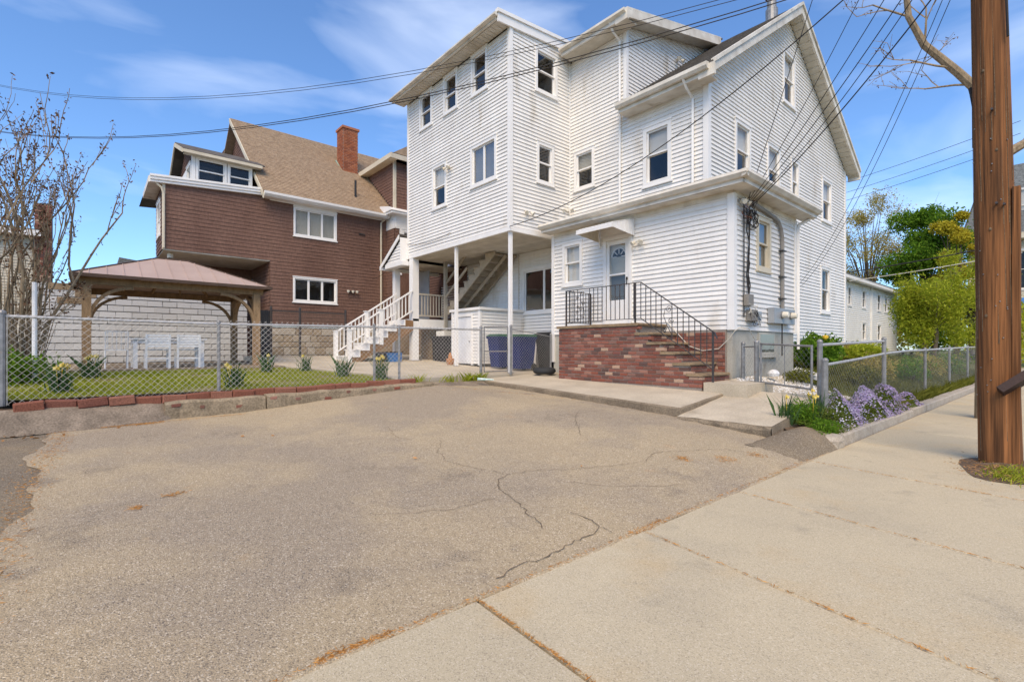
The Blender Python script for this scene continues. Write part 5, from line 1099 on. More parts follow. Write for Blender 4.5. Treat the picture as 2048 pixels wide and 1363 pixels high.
# side yard rough grass, thinning with distance
n = 30000; y = 9.2 + 22 * rs.random(n) ** 1.6; x = -2.34 - 3.1 * rs.random(n); k = ~((x < -2.75) & (y < 10.2)) & ~((x < -3.0) & (y < 12.2)) & ~((x < -4.4) & (y < 13.3)); x, y = x[k], y[k]
z = np.minimum(1.15, .10 + .30 * (-2.3 - x)) + .03 * np.sin(x * 5 + y * 2.3); v, f_ = blades(np.stack([x, y, z - .01], 1), .13, .6, .006, rs)
g_ = mesh_np('rough_grass', v, f_, 'grass_dark', kind='stuff'); g_['label'] = 'rough dark green grass in the side yard behind the fence'; g_['category'] = 'grass'
def clump(x, y, z, n, h, flowers, label, fm='daffodil_petal', spread=.10, w=.008):
    o = thing('daffodil_clump', (x, y, z), label, 'plant', 'daffodil clumps'); r_ = np.random.RandomState(int(abs(x * 97 + y * 13) * 10) % 9999)
    c_ = np.stack([x + r_.normal(size=n) * spread * .6, y + r_.normal(size=n) * spread * .6, np.full(n, z - .01)], 1)
    v, f_ = blades(c_, h, .35, w, r_); mesh_np('leaves', v, f_, 'stalk', o, kind='stuff')
    for i in range(flowers):
        a, d = r_.random() * 6.28, spread * (.3 + r_.random()); fx, fy, fz = x + d * math.cos(a), y + d * math.sin(a), z + h * (.85 + .3 * r_.random())
        b = B()
        for q in range(6): t = q * math.pi / 3; u = V((math.cos(t) * .6 + .3, math.sin(t), math.cos(t) * -.3 + .25)); b.poly((fx, fy, fz), tuple(V((fx, fy, fz)) + V((.012 * math.cos(t + .5), .03 * math.sin(t + .5), .03 * math.cos(t + .5)))), tuple(V((fx, fy, fz)) + V((.0, .05 * math.sin(t), .05 * math.cos(t)))), tuple(V((fx, fy, fz)) + V((.012 * math.cos(t - .5), .03 * math.sin(t - .5), .03 * math.cos(t - .5)))))
        b.tube([(fx, fy, fz), (fx + .035, fy - .02, fz)], .012, 7, .02); b.tube([(fx, fy, fz), (lerp(fx, x, .6), lerp(fy, y, .6), z)], .004, 4); b.build('flower', fm, o)
for (x, y, n, h, fl_, lb) in ((-10.1, -.35, 130, .42, 5, 'daffodil clump with yellow blooms nearest the left fence post'), (-12.35, .0, 100, .42, 3, 'daffodil clump at the foot of the left front gazebo post'), (-9.78, 1.95, 120, .40, 2, 'daffodil clump right beside the middle fence post'),
        (-12.5, 3.15, 90, .40, 1, 'daffodil clump in front of the right front gazebo post'), (-12.4, 4.0, 90, .38, 1, 'daffodil clump on the lawn before the black fence'), (-10.9, 4.35, 100, .42, 0, 'leafy daffodil clump without blooms before the white stairs'), (-10.0, 4.85, 120, .46, 4, 'daffodil clump behind the fence post at the lawn corner')):
    clump(x, y, zyard(x), n, h, fl_, lb)
# weeds at the foot of the fence
for (x, y, n, lb) in ((-9.42, 6.25, 40, 'weed tuft under the fence beside the patio edge'), (-9.38, 6.75, 90, 'leafy weed tuft left of the crushed bottle'), (-9.36, 7.05, 90, 'leafy weed tuft right of the crushed bottle, by the gate post'), (-9.45, 5.45, 40, 'weed tuft beside the last edging brick')):
    o = thing('weed_tuft', (x, y, .62), lb, 'plant', 'weeds under the fence'); c_ = np.stack([x + rs.normal(size=n) * .05, y + rs.normal(size=n) * .10, np.full(n, .60)], 1); v, f_ = blades(c_, .18, .7, .008, rs); mesh_np('leaves', v, f_, 'leaf_lime', o, kind='stuff')
# moss phlox and bulbs in the corner bed
def mound(x, y): return zside(x, y) + .30 * np.exp(-((y - 9.6) / 1.2) ** 2) * .8 + .30 * np.exp(-((y - 12.0) / 1.4) ** 2) + .1 * np.sin(x * 9 + y * 4)
n = 20000; y = rs.uniform(7.75, 13.9, n); x = -2.17 - .62 * rs.random(n) ** .9; edge = np.clip((x + 2.17) / -.16, 0, 1); zt_ = np.array([mound(a, b_) for a, b_ in zip(x, y)]); base = np.array([zside(a, b_) for a, b_ in zip(x, y)])
z = base + (zt_ - base) * edge * (.55 + .45 * rs.random(n)) + .04; ph_o = thing('moss_phlox', (-2.4, 10.5, .1), 'mounds of lilac moss phlox spilling over the stone kerb', 'flowers')
v, f_ = leaf_quads(np.stack([x, y, z], 1), .022, 0, .25, rs); mesh_np('foliage', v, f_, 'phlox_leaf', ph_o, kind='stuff')
for nm, mm, n, (ya_, yb_), sz in (('lilac_blooms', 'phlox_flower', 4400, (9.0, 13.8), .015), ('white_blooms', 'phlox_white', 800, (8.3, 11.0), .012)):
    y = rs.uniform(ya_, yb_, n * 2); x = -2.16 - .56 * rs.random(n * 2); keep = (np.sin(x * 13 + 2.1 * y) * .6 + np.sin(y * 7.7 + x * 9) * .5 + np.sin(y * 17 - x * 21) * .5 + rs.normal(size=n * 2) * .55) > .12; x, y = x[keep], y[keep]
    zt_ = np.array([zside(a, b_) + (mound(a, b_) - zside(a, b_)) * min(1, max(0, (a + 2.17) / -.16)) for a, b_ in zip(x, y)]) + .05 + rs.random(len(x)) * .03
    v, f_ = leaf_quads(np.stack([x, y, zt_], 1), sz, .7, .9, rs); mesh_np(nm, v, f_, mm, ph_o, kind='stuff')
def bush(name, x, y, z, rx_, ry_, h, n, m, label, size=.03, cat='shrub', aspect=.5, stems=6):
    o = thing(name, (x, y, z), label, cat); r_ = np.random.RandomState(int(abs(x * 31 + y * 57)) % 9999); p = r_.normal(size=(n, 3)); p /= np.linalg.norm(p, axis=1)[:, None]
    p *= (r_.random(n) ** .35)[:, None]; lump = 1 + .22 * np.sin(p[:, 0] * 7 + p[:, 2] * 4) + .18 * np.sin(p[:, 1] * 8 + 2)
    c_ = np.stack([x + p[:, 0] * rx_ * lump, y + p[:, 1] * ry_ * lump, z + h * .5 + p[:, 2] * h * .5 * lump], 1); c_ = c_[c_[:, 2] > z - .02]
    v, f_ = leaf_quads(c_, size, 0, aspect, r_); mesh_np('foliage', v, f_, m, o, kind='stuff'); b = B()
    for i in range(stems): a = i * 6.28 / stems; b.tube([(x, y, z - .05), (x + rx_ * .3 * math.cos(a), y + ry_ * .3 * math.sin(a), z + h * .4), (x + rx_ * .6 * math.cos(a), y + ry_ * .6 * math.sin(a), z + h * .8)], .012 * max(1, h), 5, .004)
    b.build('stems', 'bark', o); return o
bush('leafy_perennial', -2.70, 8.05, .22, .20, .34, .36, 2600, 'leaf_green', 'feathery green perennial at the corner of the flower bed', .022, 'plant', .3)
bush('leafy_perennial', -2.58, 8.50, .22, .20, .25, .26, 1500, 'phlox_leaf', 'low dark green cushion at the foot of the corner fence post', .022, 'plant', .3)
bush('leafy_perennial', -2.36, 7.95, .12, .20, .30, .22, 2200, 'leaf_green', 'low green cushion behind the rounded stone', .02, 'plant', .3)
for (x, y, n, fl_, lb) in ((-2.76, 7.72, 60, 1, 'pale daffodil at the edge of the front walk'), (-2.62, 8.30, 60, 2, 'pale daffodils left of the corner fence post'), (-2.70, 8.75, 50, 2, 'drooping pale daffodils beside the side gate')): clump(x, y, zside(x, y) + .05, n, .38, fl_, lb, 'daffodil_petal', .09)
bush('shrub', -4.25, 13.9, .95, .45, .7, .75, 3500, 'leaf_green', 'dark green shrub at the rear corner of the wing', .05)
bush('shrub', -5.0, 16.6, 1.05, .4, 1.3, .55, 3500, 'leaf_green', 'low green planting along the foot of the gable wall', .05)
bush('shrub', -4.7, 20.0, 1.0, .5, 1.2, .55, 3000, 'leaf_lime', 'light green planting at the far end of the gable wall', .05)
for (x, y, w_, h_, mm, lb) in ((-3.35, 14.2, .45, .55, 'grass_dark', 'olive clump behind the fence above the phlox'), (-3.6, 16.4, .5, .7, 'leaf_olive', 'dry tan clump behind the second fence post'), (-3.2, 18.6, .5, .75, 'leaf_green', 'green bush behind the third fence post'), (-3.3, 21.5, .6, .8, 'leaf_olive', 'tan bush between the third and fourth fence posts'), (-3.2, 25, .6, .9, 'leaf_green', 'green bush behind the fifth fence post'), (-3.9, 11.9, .35, .3, 'grass_dark', 'low clump beside the gravel inside the side gate')):
    bush('yard_plant', x, y, zside(x, y), w_, w_ * 1.5, h_, 1600, mm, lb, .04, 'plant', .35, 7)
n = 2600; y = rs.uniform(10.5, 30, n); x = rs.uniform(-2.58, -2.34, n); z = np.array([zside(a, b_) for a, b_ in zip(x, y)]); v, f_ = blades(np.stack([x, y, z - .01], 1), .20, .7, .008, rs); g_ = mesh_np('kerb_weeds', v, f_, 'grass_dark', kind='stuff'); g_['label'] = 'olive green weeds between the stone kerb and the fence'; g_['category'] = 'weeds'
for (x, y, z, i) in ((-4.0, 13.6, 1.62, 0), (-4.6, 16.0, 1.55, 1), (-4.6, 17.2, 1.5, 2)):
    tag(B().lathe((x, y, z), [(.02, -.04), (.06, 0), (.07, .05), (.03, .07)], 8).build('tulip', 'yellow_petal'), ['orange tulip above the shrub at the wing corner', 'yellow tulip in the planting under the gable, nearer one', 'yellow tulip in the planting under the gable, farther one'][i], 'flower')
# pale gravel inside the side gate, and bits
n = 1500; x, y = rs.uniform(-4.4, -3.0, n), rs.uniform(9.55, 12.0, n); z = np.minimum(1.15, .10 + .30 * (-2.3 - x)) + .03 * np.sin(x * 5 + y * 2.3) + .02
bb = B()
for a, b_, e in zip(x, y, z): s = .012 + .022 * random.random(); bb.add([(a - s, b_, e), (a, b_ - s, e), (a + s, b_, e), (a, b_ + s, e), (a, b_, e + s * .9)], [(0, 1, 4), (1, 2, 4), (2, 3, 4), (3, 0, 4)])
g_ = bb.build('gravel', 'pebble', kind='stuff'); g_['label'] = 'pale gravel inside the side gate'; g_['category'] = 'gravel'
struct(grid(np.linspace(-4.45, -2.95, 6), np.linspace(9.5, 12.1, 8), lambda x, y: zside(x, y) + .018).build('gravel_bed', 'concrete'))
tag(B().prism([(-4.15, 11.9, .80), (-3.55, 11.7, .68), (-3.5, 11.9, .70), (-4.15, 12.15, .86)], (0, 0, .09)).build('stone_slab', 'wall_far'), 'white stone slab lying on the gravel inside the side gate', 'stone')
tag(B().lathe((-4.2, 11.0, .78), [(.10, 0), (.12, .06), (.09, .11), (.03, .14)], 9).build('white_sack', 'white_paint'), 'small white sack on the gravel by the wing wall', 'sack')
# pine needles and leaves: drifts along the seams
nd = []
def drift(p, q, n, w, zf): t = rs.random(n); nd.append(np.stack([lerp(p[0], q[0], t) + rs.normal(size=n) * w, lerp(p[1], q[1], t) + rs.normal(size=n) * w, np.zeros(n)], 1)); a = nd[-1]; a[:, 2] = [zf(u, v_) + .006 for u, v_ in a[:, :2]]
za_ = lambda u, v_: asph(u, v_)
for (p, q, n, w) in (((-2.125, .2), (-2.12, 1.75), 330, .008), ((-2.12, 1.75), (-2.12, 3.1), 200, .008), ((-2.12, 3.0), (-2.12, 3.4), 200, .016), ((-2.12, 3.4), (-2.12, 7.3), 500, .010), ((-2.14, .75), (-2.13, 1.1), 260, .014), ((-8.95, .1), (-8.85, .75), 900, .05), ((-8.9, .75), (-8.9, 1.9), 240, .03), ((-2.89, 4.98), (-2.85, 5.05), 160, .05), ((-2.62, 5.4), (-2.58, 5.5), 160, .06), ((-2.5, 5.95), (-2.45, 6.05), 120, .05), ((-9.2, -.25), (-6.1, -.40), 700, .07), ((-6.1, -.40), (-3.2, -.42), 700, .07), ((-9.0, 5.8), (-6.2, 7.1), 200, .03), ((-4.79, .25), (-4.76, .3), 90, .03), ((-4.95, .48), (-4.97, .6), 90, .03)): drift(p, q, n, w, za_)
for i in range(5, 9): y0 = JY[i - 1]; s = .05 if y0 < 2 else .165; drift((-2.1, y0), (-.1, y0 - 2.0 * s), 220, .003, lambda u, v_: 0)
drift((-2.1, JY[4]), (-.8, JY[4] - .06), 260, .005, lambda u, v_: 0)
c_ = np.concatenate(nd); v, f_ = leaf_quads(c_, .016, 1.0, .12, rs); g_ = mesh_np('pine_needles', v, f_, 'needles', kind='stuff'); g_['label'] = 'orange pine needles gathered along the driveway seams'; g_['category'] = 'leaf litter'
LV = [(-2.89, 4.98), (-7.04, 1.49), (-6.84, 1.8), (-4.66, 2.65), (-3.34, 3.84), (-9.0, -.55), (-9.1, -.4), (-8.9, -.65), (-8.7, .3), (-8.75, .5), (-9.2, -.3), (-9.3, -.45), (-9.15, .2)]
c_ = np.array([(a, b_, (asph(a, b_) if a < -2.1 else 0) + .012) for a, b_ in LV + [(lerp(-9.3, -8.4, rs.random()), lerp(-1.1, -.2, rs.random())) for _ in range(26)]]); v, f_ = leaf_quads(c_, .032, 1.0, .45, rs); g_ = mesh_np('dry_leaves', v, f_, 'dry_leaf', kind='stuff'); g_['label'] = 'scattered dry brown leaves on the driveway'; g_['category'] = 'leaf litter'
b = B().tube([(-9.05, 6.78, .66), (-8.98, 6.95, .65), (-8.92, 7.05, .645), (-8.88, 7.12, .64)], .035, 8, .015); tag(b.build('crushed_bottle', 'litter'), 'crushed clear plastic bottle lying by the fence foot', 'bottle')
# soil ring with grass round the utility pole
b = B(); 
for i in range(18): a = 6.2832 * i / 18; b.v.append((-.50 + .40 * math.cos(a) * (1 + .15 * math.sin(3 * a)), 7.75 + .80 * math.sin(a), .006))
for i in range(18): a = 6.2832 * i / 18; b.v.append((-.50 + .2 * math.cos(a), 7.85 + .42 * math.sin(a), .035 + .02 * math.sin(a * 4)))
b.v.append((-.52, 7.95, .05)); b.f = [(i, (i + 1) % 18, (i + 1) % 18 + 18, i + 18) for i in range(18)] + [(i + 18, (i + 1) % 18 + 18, 36) for i in range(18)]; struct(b.build('pole_pit', 'soil', smooth=True))
n = 700; c_ = np.stack([rs.normal(size=n) * .13 - .36, rs.normal(size=n) * .22 + 7.35, np.full(n, .02)], 1); v, f_ = blades(c_, .06, .8, .005, rs); g_ = mesh_np('verge_grass', v, f_, 'grass', kind='stuff'); g_['label'] = 'thin grass at the foot of the utility pole'; g_['category'] = 'grass'
n = 900; c_ = np.stack([rs.normal(size=n) * .17 - .52, rs.normal(size=n) * .32 + 7.6, np.full(n, .045)], 1); v, f_ = leaf_quads(c_, .02, .9, .15, rs); g_ = mesh_np('bark_litter', v, f_, 'dry_leaf', kind='stuff'); g_['label'] = 'bark chips and needles around the pole foot'; g_['category'] = 'leaf litter'

# ------------------------------------------------------------------ trees
def grow(b, p, d, ln, r, depth, rnd, tips, spread=.5, up=.15, kids=(2, 3), shrink=.72, seg=3):
    pts = [V(p)]; d = V(d).normalized()
    for i in range(seg):
        d = (d + V((rnd.gauss(0, .12), rnd.gauss(0, .12), rnd.gauss(0, .08) + up * .25))).normalized(); pts.append(pts[-1] + d * ln / seg)
    b.tube(pts, r, 5 if r > .02 else 3, r * .62, cap=False)
    if depth <= 2: tips += [tuple(q) for q in pts[1:]]
    if depth == 0: return
    for k in range(rnd.randint(*kids)):
        t = rnd.uniform(.45, 1); q = pts[0].lerp(pts[-1], t) if k else pts[-1]
        e = (d + V((rnd.gauss(0, spread), rnd.gauss(0, spread), rnd.gauss(0, spread * .5) + up))).normalized()
        grow(b, q, e, ln * shrink * rnd.uniform(.8, 1.15), r * .62, depth - 1, rnd, tips, spread, up, kids, shrink, seg)
def tree(name, x, y, z, h, r, depth, lm, per, jit, lsize, label, seed, spread=.5, up=.15, barkm='bark', kids=(2, 3), lean=(0, 0, 1), trunk=.35, cat='tree', aspect=.5, droop=0):
    rnd = random.Random(seed); o = thing(name, (x, y, z), label, cat); b = B(); tips = []; grow(b, (x, y, z - .1), lean, h * trunk, r, depth, rnd, tips, spread, up, kids, .74); b.build('trunk', barkm, o)
    t = np.array(tips); r_ = np.random.RandomState(seed); c_ = np.repeat(t, per, 0); c_ = c_ + r_.normal(size=c_.shape) * jit
    if droop: c_[:, 2] -= np.abs(r_.normal(size=len(c_))) * droop
    v, f_ = leaf_quads(c_, lsize, 0, aspect, r_); mesh_np('crown', v, f_, lm, o, kind='stuff'); return o
# many stemmed budding shrub inside the left end of the fence
ms = thing('budding_shrub', (-12.3, -1.05, .75), 'tall many-stemmed shrub just coming into leaf at the left edge', 'tree'); b = B(); tips = []; rnd = random.Random(21)
for i in range(19):
    a = rnd.random() * 6.28; d = (math.cos(a) * rnd.uniform(.05, .22), math.sin(a) * rnd.uniform(.05, .20) - .05, 1)
    grow(b, (-12.3 + .22 * math.cos(a), -1.05 + .22 * math.sin(a), .7), d, rnd.uniform(1.9, 2.7), rnd.uniform(.018, .036), 3, rnd, tips, .19, .30, (2, 3), .60, 4)
for i in range(6): a = rnd.uniform(.9, 1.8); grow(b, (-12.3, -1.1, .8), (math.cos(a) * .3, math.sin(a) * .33, 1.0), 1.3, .014, 2, rnd, tips, .26, .12, (2, 3), .66, 4)
for i in range(170): a = rnd.random() * 6.28; q = rnd.uniform(.05, .5); b.tube([(-12.3 + .3 * math.cos(a), -1.05 + .3 * math.sin(a), .7), (-12.3 + q * math.cos(a) * 1.3, -1.05 + q * math.sin(a) * 1.3, rnd.uniform(1.5, 2.6))], .012, 3, .004, cap=False)
b.build('stems', 'bark_pale', ms); t = np.array(tips); r_ = np.random.RandomState(9); t = t[r_.random(len(t)) < .6]; c_ = np.repeat(t, 4, 0) + r_.normal(size=(len(t) * 4, 3)) * .035; v, f_ = leaf_quads(c_, .026, 0, .5, r_); mesh_np('buds', v, f_, 'bud', ms, kind='stuff')
bush('ivy_mound', -11.6, -1.0, .72, .35, .55, .6, 2200, 'leaf_green', 'dark green ivy at the foot of the budding shrub', .035)
tag(B().tube([(-11.7, -.72, .7), (-11.7, -.72, 2.5)], .035, 10).build('white_pipe', 'white_paint'), 'slim white standpipe beside the budding shrub', 'pipe')
# beyond the side yard
def crown_tree(name, x, y, z0, zc, rx_, rz2, lobes, n, m, lsize, label, seed, rl=.42, barkm='bark', aspect=.5, droop=0.0, tr=.2):
    """trunk, limbs to each leaf clump, and clumps of leaf faces with gaps between them"""
    o = thing(name, (x, y, z0), label, 'tree'); r_ = np.random.RandomState(seed); b = B(); cs = []
    b.tube([(x, y, z0 - .2), (x + .1, y, lerp(z0, zc, .4)), (x - .1, y + .1, lerp(z0, zc, .8))], tr, 8, tr * .6)
    while len(cs) < lobes:
        p = r_.uniform(-1, 1, 3)
        if p @ p < 1: cs.append((x + p[0] * rx_, y + p[1] * rx_, zc + p[2] * rz2))
    pts = []
    for q in cs:
        b.tube([(x, y, lerp(z0, zc, .45)), tuple((np.array(q) + np.array((x, y, lerp(z0, zc, .7)))) / 2 + r_.normal(size=3) * .15), q], tr * .35, 5, tr * .06)
        k = n // lobes; p = r_.normal(size=(k, 3)); p /= np.linalg.norm(p, axis=1)[:, None]; rr = rx_ * rl * r_.uniform(.6, 1.2); p *= (r_.random(k) ** .45)[:, None] * rr * np.array([1, 1, .8]); p += r_.normal(size=(k, 3)) * rr * .15
        if droop: p[:, 2] -= np.abs(r_.normal(size=k)) * droop
        pts.append(p + np.array(q))
        for j in range(6): e = np.array(q) + r_.normal(size=3) * rr * .7; b.tube([q, tuple(e)], tr * .07, 3, tr * .02, cap=False)
    b.build('trunk', barkm, o); c_ = np.concatenate(pts); v, f_ = leaf_quads(c_, lsize, 0, aspect, r_); mesh_np('crown', v, f_, m, o, kind='stuff'); return o
crown_tree('green_tree', -7.26, 46.6, 1, 8.5, 2.5, 3.6, 26, 26000, 'leaf_green', .11, 'dense dark green tree behind the pavement fence', 31)
crown_tree('yellow_tree', -5.25, 44.2, 1, 7.6, 1.35, 3.1, 18, 13000, 'leaf_yellow', .09, 'yellow flowering tree right of the dark green tree', 35)
crown_tree('budding_tree', -14.0, 60.5, 1, 12.6, 3.6, 4.6, 34, 11000, 'leaf_olive', .09, 'thin tree with olive buds behind the gable wall', 33, .36)
crown_tree('weeping_shrub', -4.15, 28.6, 1.1, 3.5, 1.4, 1.45, 24, 19000, 'leaf_lime', .07, 'tall light green weeping shrub behind the pavement fence', 41, .42, 'bark', .28, .45, .1)
crown_tree('weeping_shrub', -3.75, 36, 1.0, 4.6, 1.5, 2.6, 24, 17000, 'leaf_lime', .085, 'light green shrub mass between the weeping shrub and the utility pole', 43, .45, 'bark', .3, .4, .12)
bush('hedge', -7.0, 49, 1.0, 1.8, 3.0, 4.0, 7000, 'leaf_green', 'dark hedge under the dense green tree', .10, 'hedge')
bush('hedge', -3.2, 45, .5, 1.3, 4.0, 4.2, 7000, 'leaf_lime', 'pale hedge in front of the grey roofed house', .12, 'hedge')
bush('hedge', -12.5, 58, .8, 3.2, 4.0, 6.0, 7000, 'leaf_olive', 'far olive thicket between the white house and the green tree', .16, 'hedge')
bush('hedge', -3.4, 62, .5, 2.6, 3.0, 7.0, 6000, 'leaf_lime', 'far light green thicket beside the grey roofed house', .16, 'hedge')
bush('shrub', -6.2, 23.2, 1.1, .5, .8, .6, 2000, 'leaf_olive', 'dry olive bush beyond the far corner of the gable wall', .05)
# street tree, mostly hidden by the pole: one limb reaches left over the street
stt = thing('street_tree', (-1.15, 13.2, 0), 'bare street tree behind the utility pole with a crooked limb', 'tree'); b = B(); tips = []; rnd = random.Random(8)
b.tube([(-1.12, 13.2, -.05), (-1.10, 13.18, 3), (-1.12, 13.15, 5.9), (-1.05, 13.2, 7.5), (-.9, 13.3, 10)], .19, 10, .10)
b.tube([(-1.12, 13.15, 6.2), (-1.5, 12.8, 6.75), (-1.95, 12.45, 7.35), (-2.15, 12.2, 7.9), (-2.2, 12.1, 8.7), (-2.5, 11.9, 9.5)], .085, 8, .035)
b.tube([(-1.0, 13.2, 5.0), (-.6, 13.5, 5.3), (-.3, 13.9, 6.0), (.1, 14.2, 7.0)], .10, 8, .04)
for q, d in (((-1.6, 12.7, 6.85), (-.5, -.5, .1)), ((-1.95, 12.45, 7.35), (.1, -.1, 1)), ((-2.15, 12.2, 7.9), (-.6, -.4, .5)), ((-1.35, 12.95, 6.5), (-.7, -.4, .15)), ((-2.2, 12.1, 8.6), (-.6, -.3, .6))): grow(b, q, d, .7, .022, 3, rnd, tips, .55, .05, (2, 3), .7, 3)
b.build('trunk', 'bark_pale', stt); t = np.array(tips); c_ = np.repeat(t[::3], 2, 0) + rs.normal(size=(len(t[::3]) * 2, 3)) * .03; v, f_ = leaf_quads(c_, .022, 0, .5, rs); mesh_np('buds', v, f_, 'bud', stt, kind='stuff')

# ================================================================== UTILITY POLE AND WIRES
PX, PY = -.58, 8.10
up_ = thing('utility_pole', (PX, PY, 0), 'reddish brown wooden utility pole standing in the pavement', 'pole')
n = 28; b = B(); zs = np.linspace(-.1, 12.2, 40)
for i, z in enumerate(zs):
    r_ = lerp(.190, .115, z / 12)
    for j in range(n): a = 6.28318 * j / n; rr = r_ * (1 + .015 * math.sin(a * 5 + 1.0) + .012 * math.sin(a * 11 + z * .4)); b.v.append((PX - .016 * z + rr * math.cos(a), PY - .018 * z + rr * math.sin(a), z))
b.f = [(i * n + j, i * n + (j + 1) % n, (i + 1) * n + (j + 1) % n, (i + 1) * n + j) for i in range(len(zs) - 1) for j in range(n)]; b.build('shaft', 'pole_wood', up_, smooth=True)
B().box(PX + .11, PX + .175, PY - .16, PY - .02, -.02, 3.2).build('cable_moulding', 'pole_wood', up_)
B().tube([(PX - .10, PY - .19, 6.2), (PX - .16, PY - .16, 5.6), (PX - .12, PY - .20, 5.0), (PX - .17, PY - .17, 4.4), (PX - .20, PY - .12, 4.15), (PX - .25, PY - .05, 4.5)], .022, 7).build('riser_cable', 'cable', up_)
B().tube([(PX - .16, PY - .19, 6.2), (PX - .20, PY - .15, 5.2), (PX - .19, PY - .16, 4.5)], .016, 6).build('riser_cable', 'cable', up_); B().tube([(PX + .05, PY - .23, 6.0), (PX + .08, PY - .22, 4.9)], .014, 6).build('riser_cable', 'cable', up_)
for (dx, dy, z) in ((.04, -.205, 3.02), (.10, -.185, 3.0), (.02, -.20, 4.1)): B().tube([(PX + dx - .016 * z, PY + dy - .018 * z + .03, z), (PX + dx - .016 * z, PY + dy - .018 * z - .03, z)], .013, 8).build('bolt', 'iron', up_)
B().box(PX - .24, PX + .24, PY - .30, PY - .19, 6.5, 6.62).build('crossarm', 'pole_wood', up_)
lx = lambda z: (PX - .016 * z, PY - .018 * z, lerp(.190, .115, z / 12)); rnd = random.Random(17)
for i in range(34):                                                  # drying splits in the wood
    a = rnd.uniform(3.2, 6.6); z0 = rnd.uniform(0, 5); ln = rnd.uniform(.3, 1.5); pts = []
    for k in range(7): z = z0 + ln * k / 6; x, y, r_ = lx(z); aa = a + rnd.uniform(-.02, .02); pts.append((x + r_ * 1.004 * math.cos(aa), y + r_ * 1.004 * math.sin(aa), z))
    B().tube(pts, rnd.uniform(.0025, .006), 4, .001).build('split', 'crack', up_)
for i in range(26):                                                  # old staples and nail heads
    a = rnd.uniform(3.3, 6.4); z = rnd.uniform(.8, 4.2); x, y, r_ = lx(z); q = V((x + r_ * math.cos(a), y + r_ * math.sin(a), z)); B().tube([q, q + V((math.cos(a), math.sin(a), 0)) * .012], .006, 5).build('staple', 'galv', up_)
for (a, z) in ((4.6, 2.75), (4.3, 1.75), (5.0, 3.65), (4.4, 4.6)):
    x, y, r_ = lx(z); B().lathe((x + r_ * .99 * math.cos(a), y + r_ * .99 * math.sin(a), z - .03), [(.003, 0), (.012, .008), (.014, .02), (.010, .034), (.002, .04)], 8).build('knot', 'crack', up_)
gd = thing('steel_brace', (-.2, 8, 1), 'dark brown steel brace bolted to the utility pole', 'brace')
B().beam((PX + .02, PY - .24, .86), (.20, PY + .02, 1.55), .08, .24, (0, -1, .3)).build('channel', 'brown_metal', gd)
for t in (.08, .22): q = V((PX + .06, PY - .23, .93)).lerp(V((.18, PY + .05, 1.42)), t); B().tube([q + V((0, -.03, 0)), q + V((0, -.065, 0))], .02, 8).build('bolt', 'galv', gd)
B().tube([(.20, PY + .1, -.1), (.20, PY + .1, 1.7)], .05, 10).build('stub_post', 'brown_metal', gd)
def wire(A, Bp, s, r, label, group, m='cable', n=26):
    o = B().tube([(lerp(A[0], Bp[0], t), lerp(A[1], Bp[1], t), lerp(A[2], Bp[2], t) - 4 * s * t * (1 - t)) for t in np.linspace(0, 1, n)], r * .8, 5).build('overhead_wire', m); return tag(o, label, 'wire', group)
PT = (-.68, 7.95); S = (-4.36, 10.15, 4.42)
ORD = ['steepest of the service wires fanning from the wing corner to the pole', 'second steepest service wire from the wing corner to the pole', 'third steepest service wire from the wing corner to the pole', 'fourth steepest service wire from the wing corner to the pole', 'second lowest service wire from the wing corner to the pole', 'thick lowest service wire from the wing corner to the pole']
for i, (z, s, r) in enumerate(((12.0, .09, .008), (8.6, .27, .007), (7.5, .21, .008), (7.0, .21, .009), (6.8, .30, .008), (6.3, .18, .012))):
    wire((S[0], S[1] + .02 * i, S[2] - .03 * i), (*PT, z), s, r, ORD[i], 'service wires to the wing corner')
wire((-9.8, 8.40, 4.60), (*PT, 7.0), .65, .012, 'thick twisted cable from the block corner across the facade to the pole', 'facade cable')
for dz_, w_ in ((0, 'lower'), (.07, 'upper')): wire((*PT, 6.3 + dz_), (-30, -7, 13.4 + dz_ * .2), 2.4, .006, w_ + ' wire of the high pair sagging across the sky above the brown house', 'upper sky wires')
for dz_, w_ in ((0, 'lower'), (.10, 'upper')): wire((*PT, 6.2 + dz_ * .6), (-30, -7, 11.2), 2.2, .009, w_ + ' wire of the pair crossing in front of the tan roof', 'lower sky wires')
for dz_, w_ in ((0, 'left'), (.25, 'right')): wire((-5.52, 16.2 + dz_, 3.25), (*PT, 6.7 - dz_), .57, .006, w_ + ' wire of the thin pair rising from the gable wall to the pole', 'thin gable wires')
for dz_, w_ in ((0, 'topmost'), (-.85, 'middle'), (-1.5, 'lowest')): wire((-12.4, 46.8, 15 + dz_), (-2.2, 43.3, 15.4 + dz_ * .9), .1, .02, w_ + ' of three faint distant street wires right of the gable', 'distant street wires')
wire((-7.6, 29.5, 5.3), (-1.5, 30.6, 6.05), .06, .035, 'heavy dark street cable crossing before the green tree', 'street cables'); wire((-7.6, 29.5, 4.85), (-1.5, 30.6, 5.55), .06, .025, 'pale street cable below the heavy dark one', 'street cables', 'cable_white')
wire((-19.45, 9.0, 4.3), (-15.3, 8.42, 5.05), .25, .008, 'thin black wire from the brown wall to the block', 'yard wire'); wire((-15.3, 8.40, 5.02), (-12.6, 8.40, 4.95), .12, .008, 'thin black wire looping along the block front', 'yard wire')

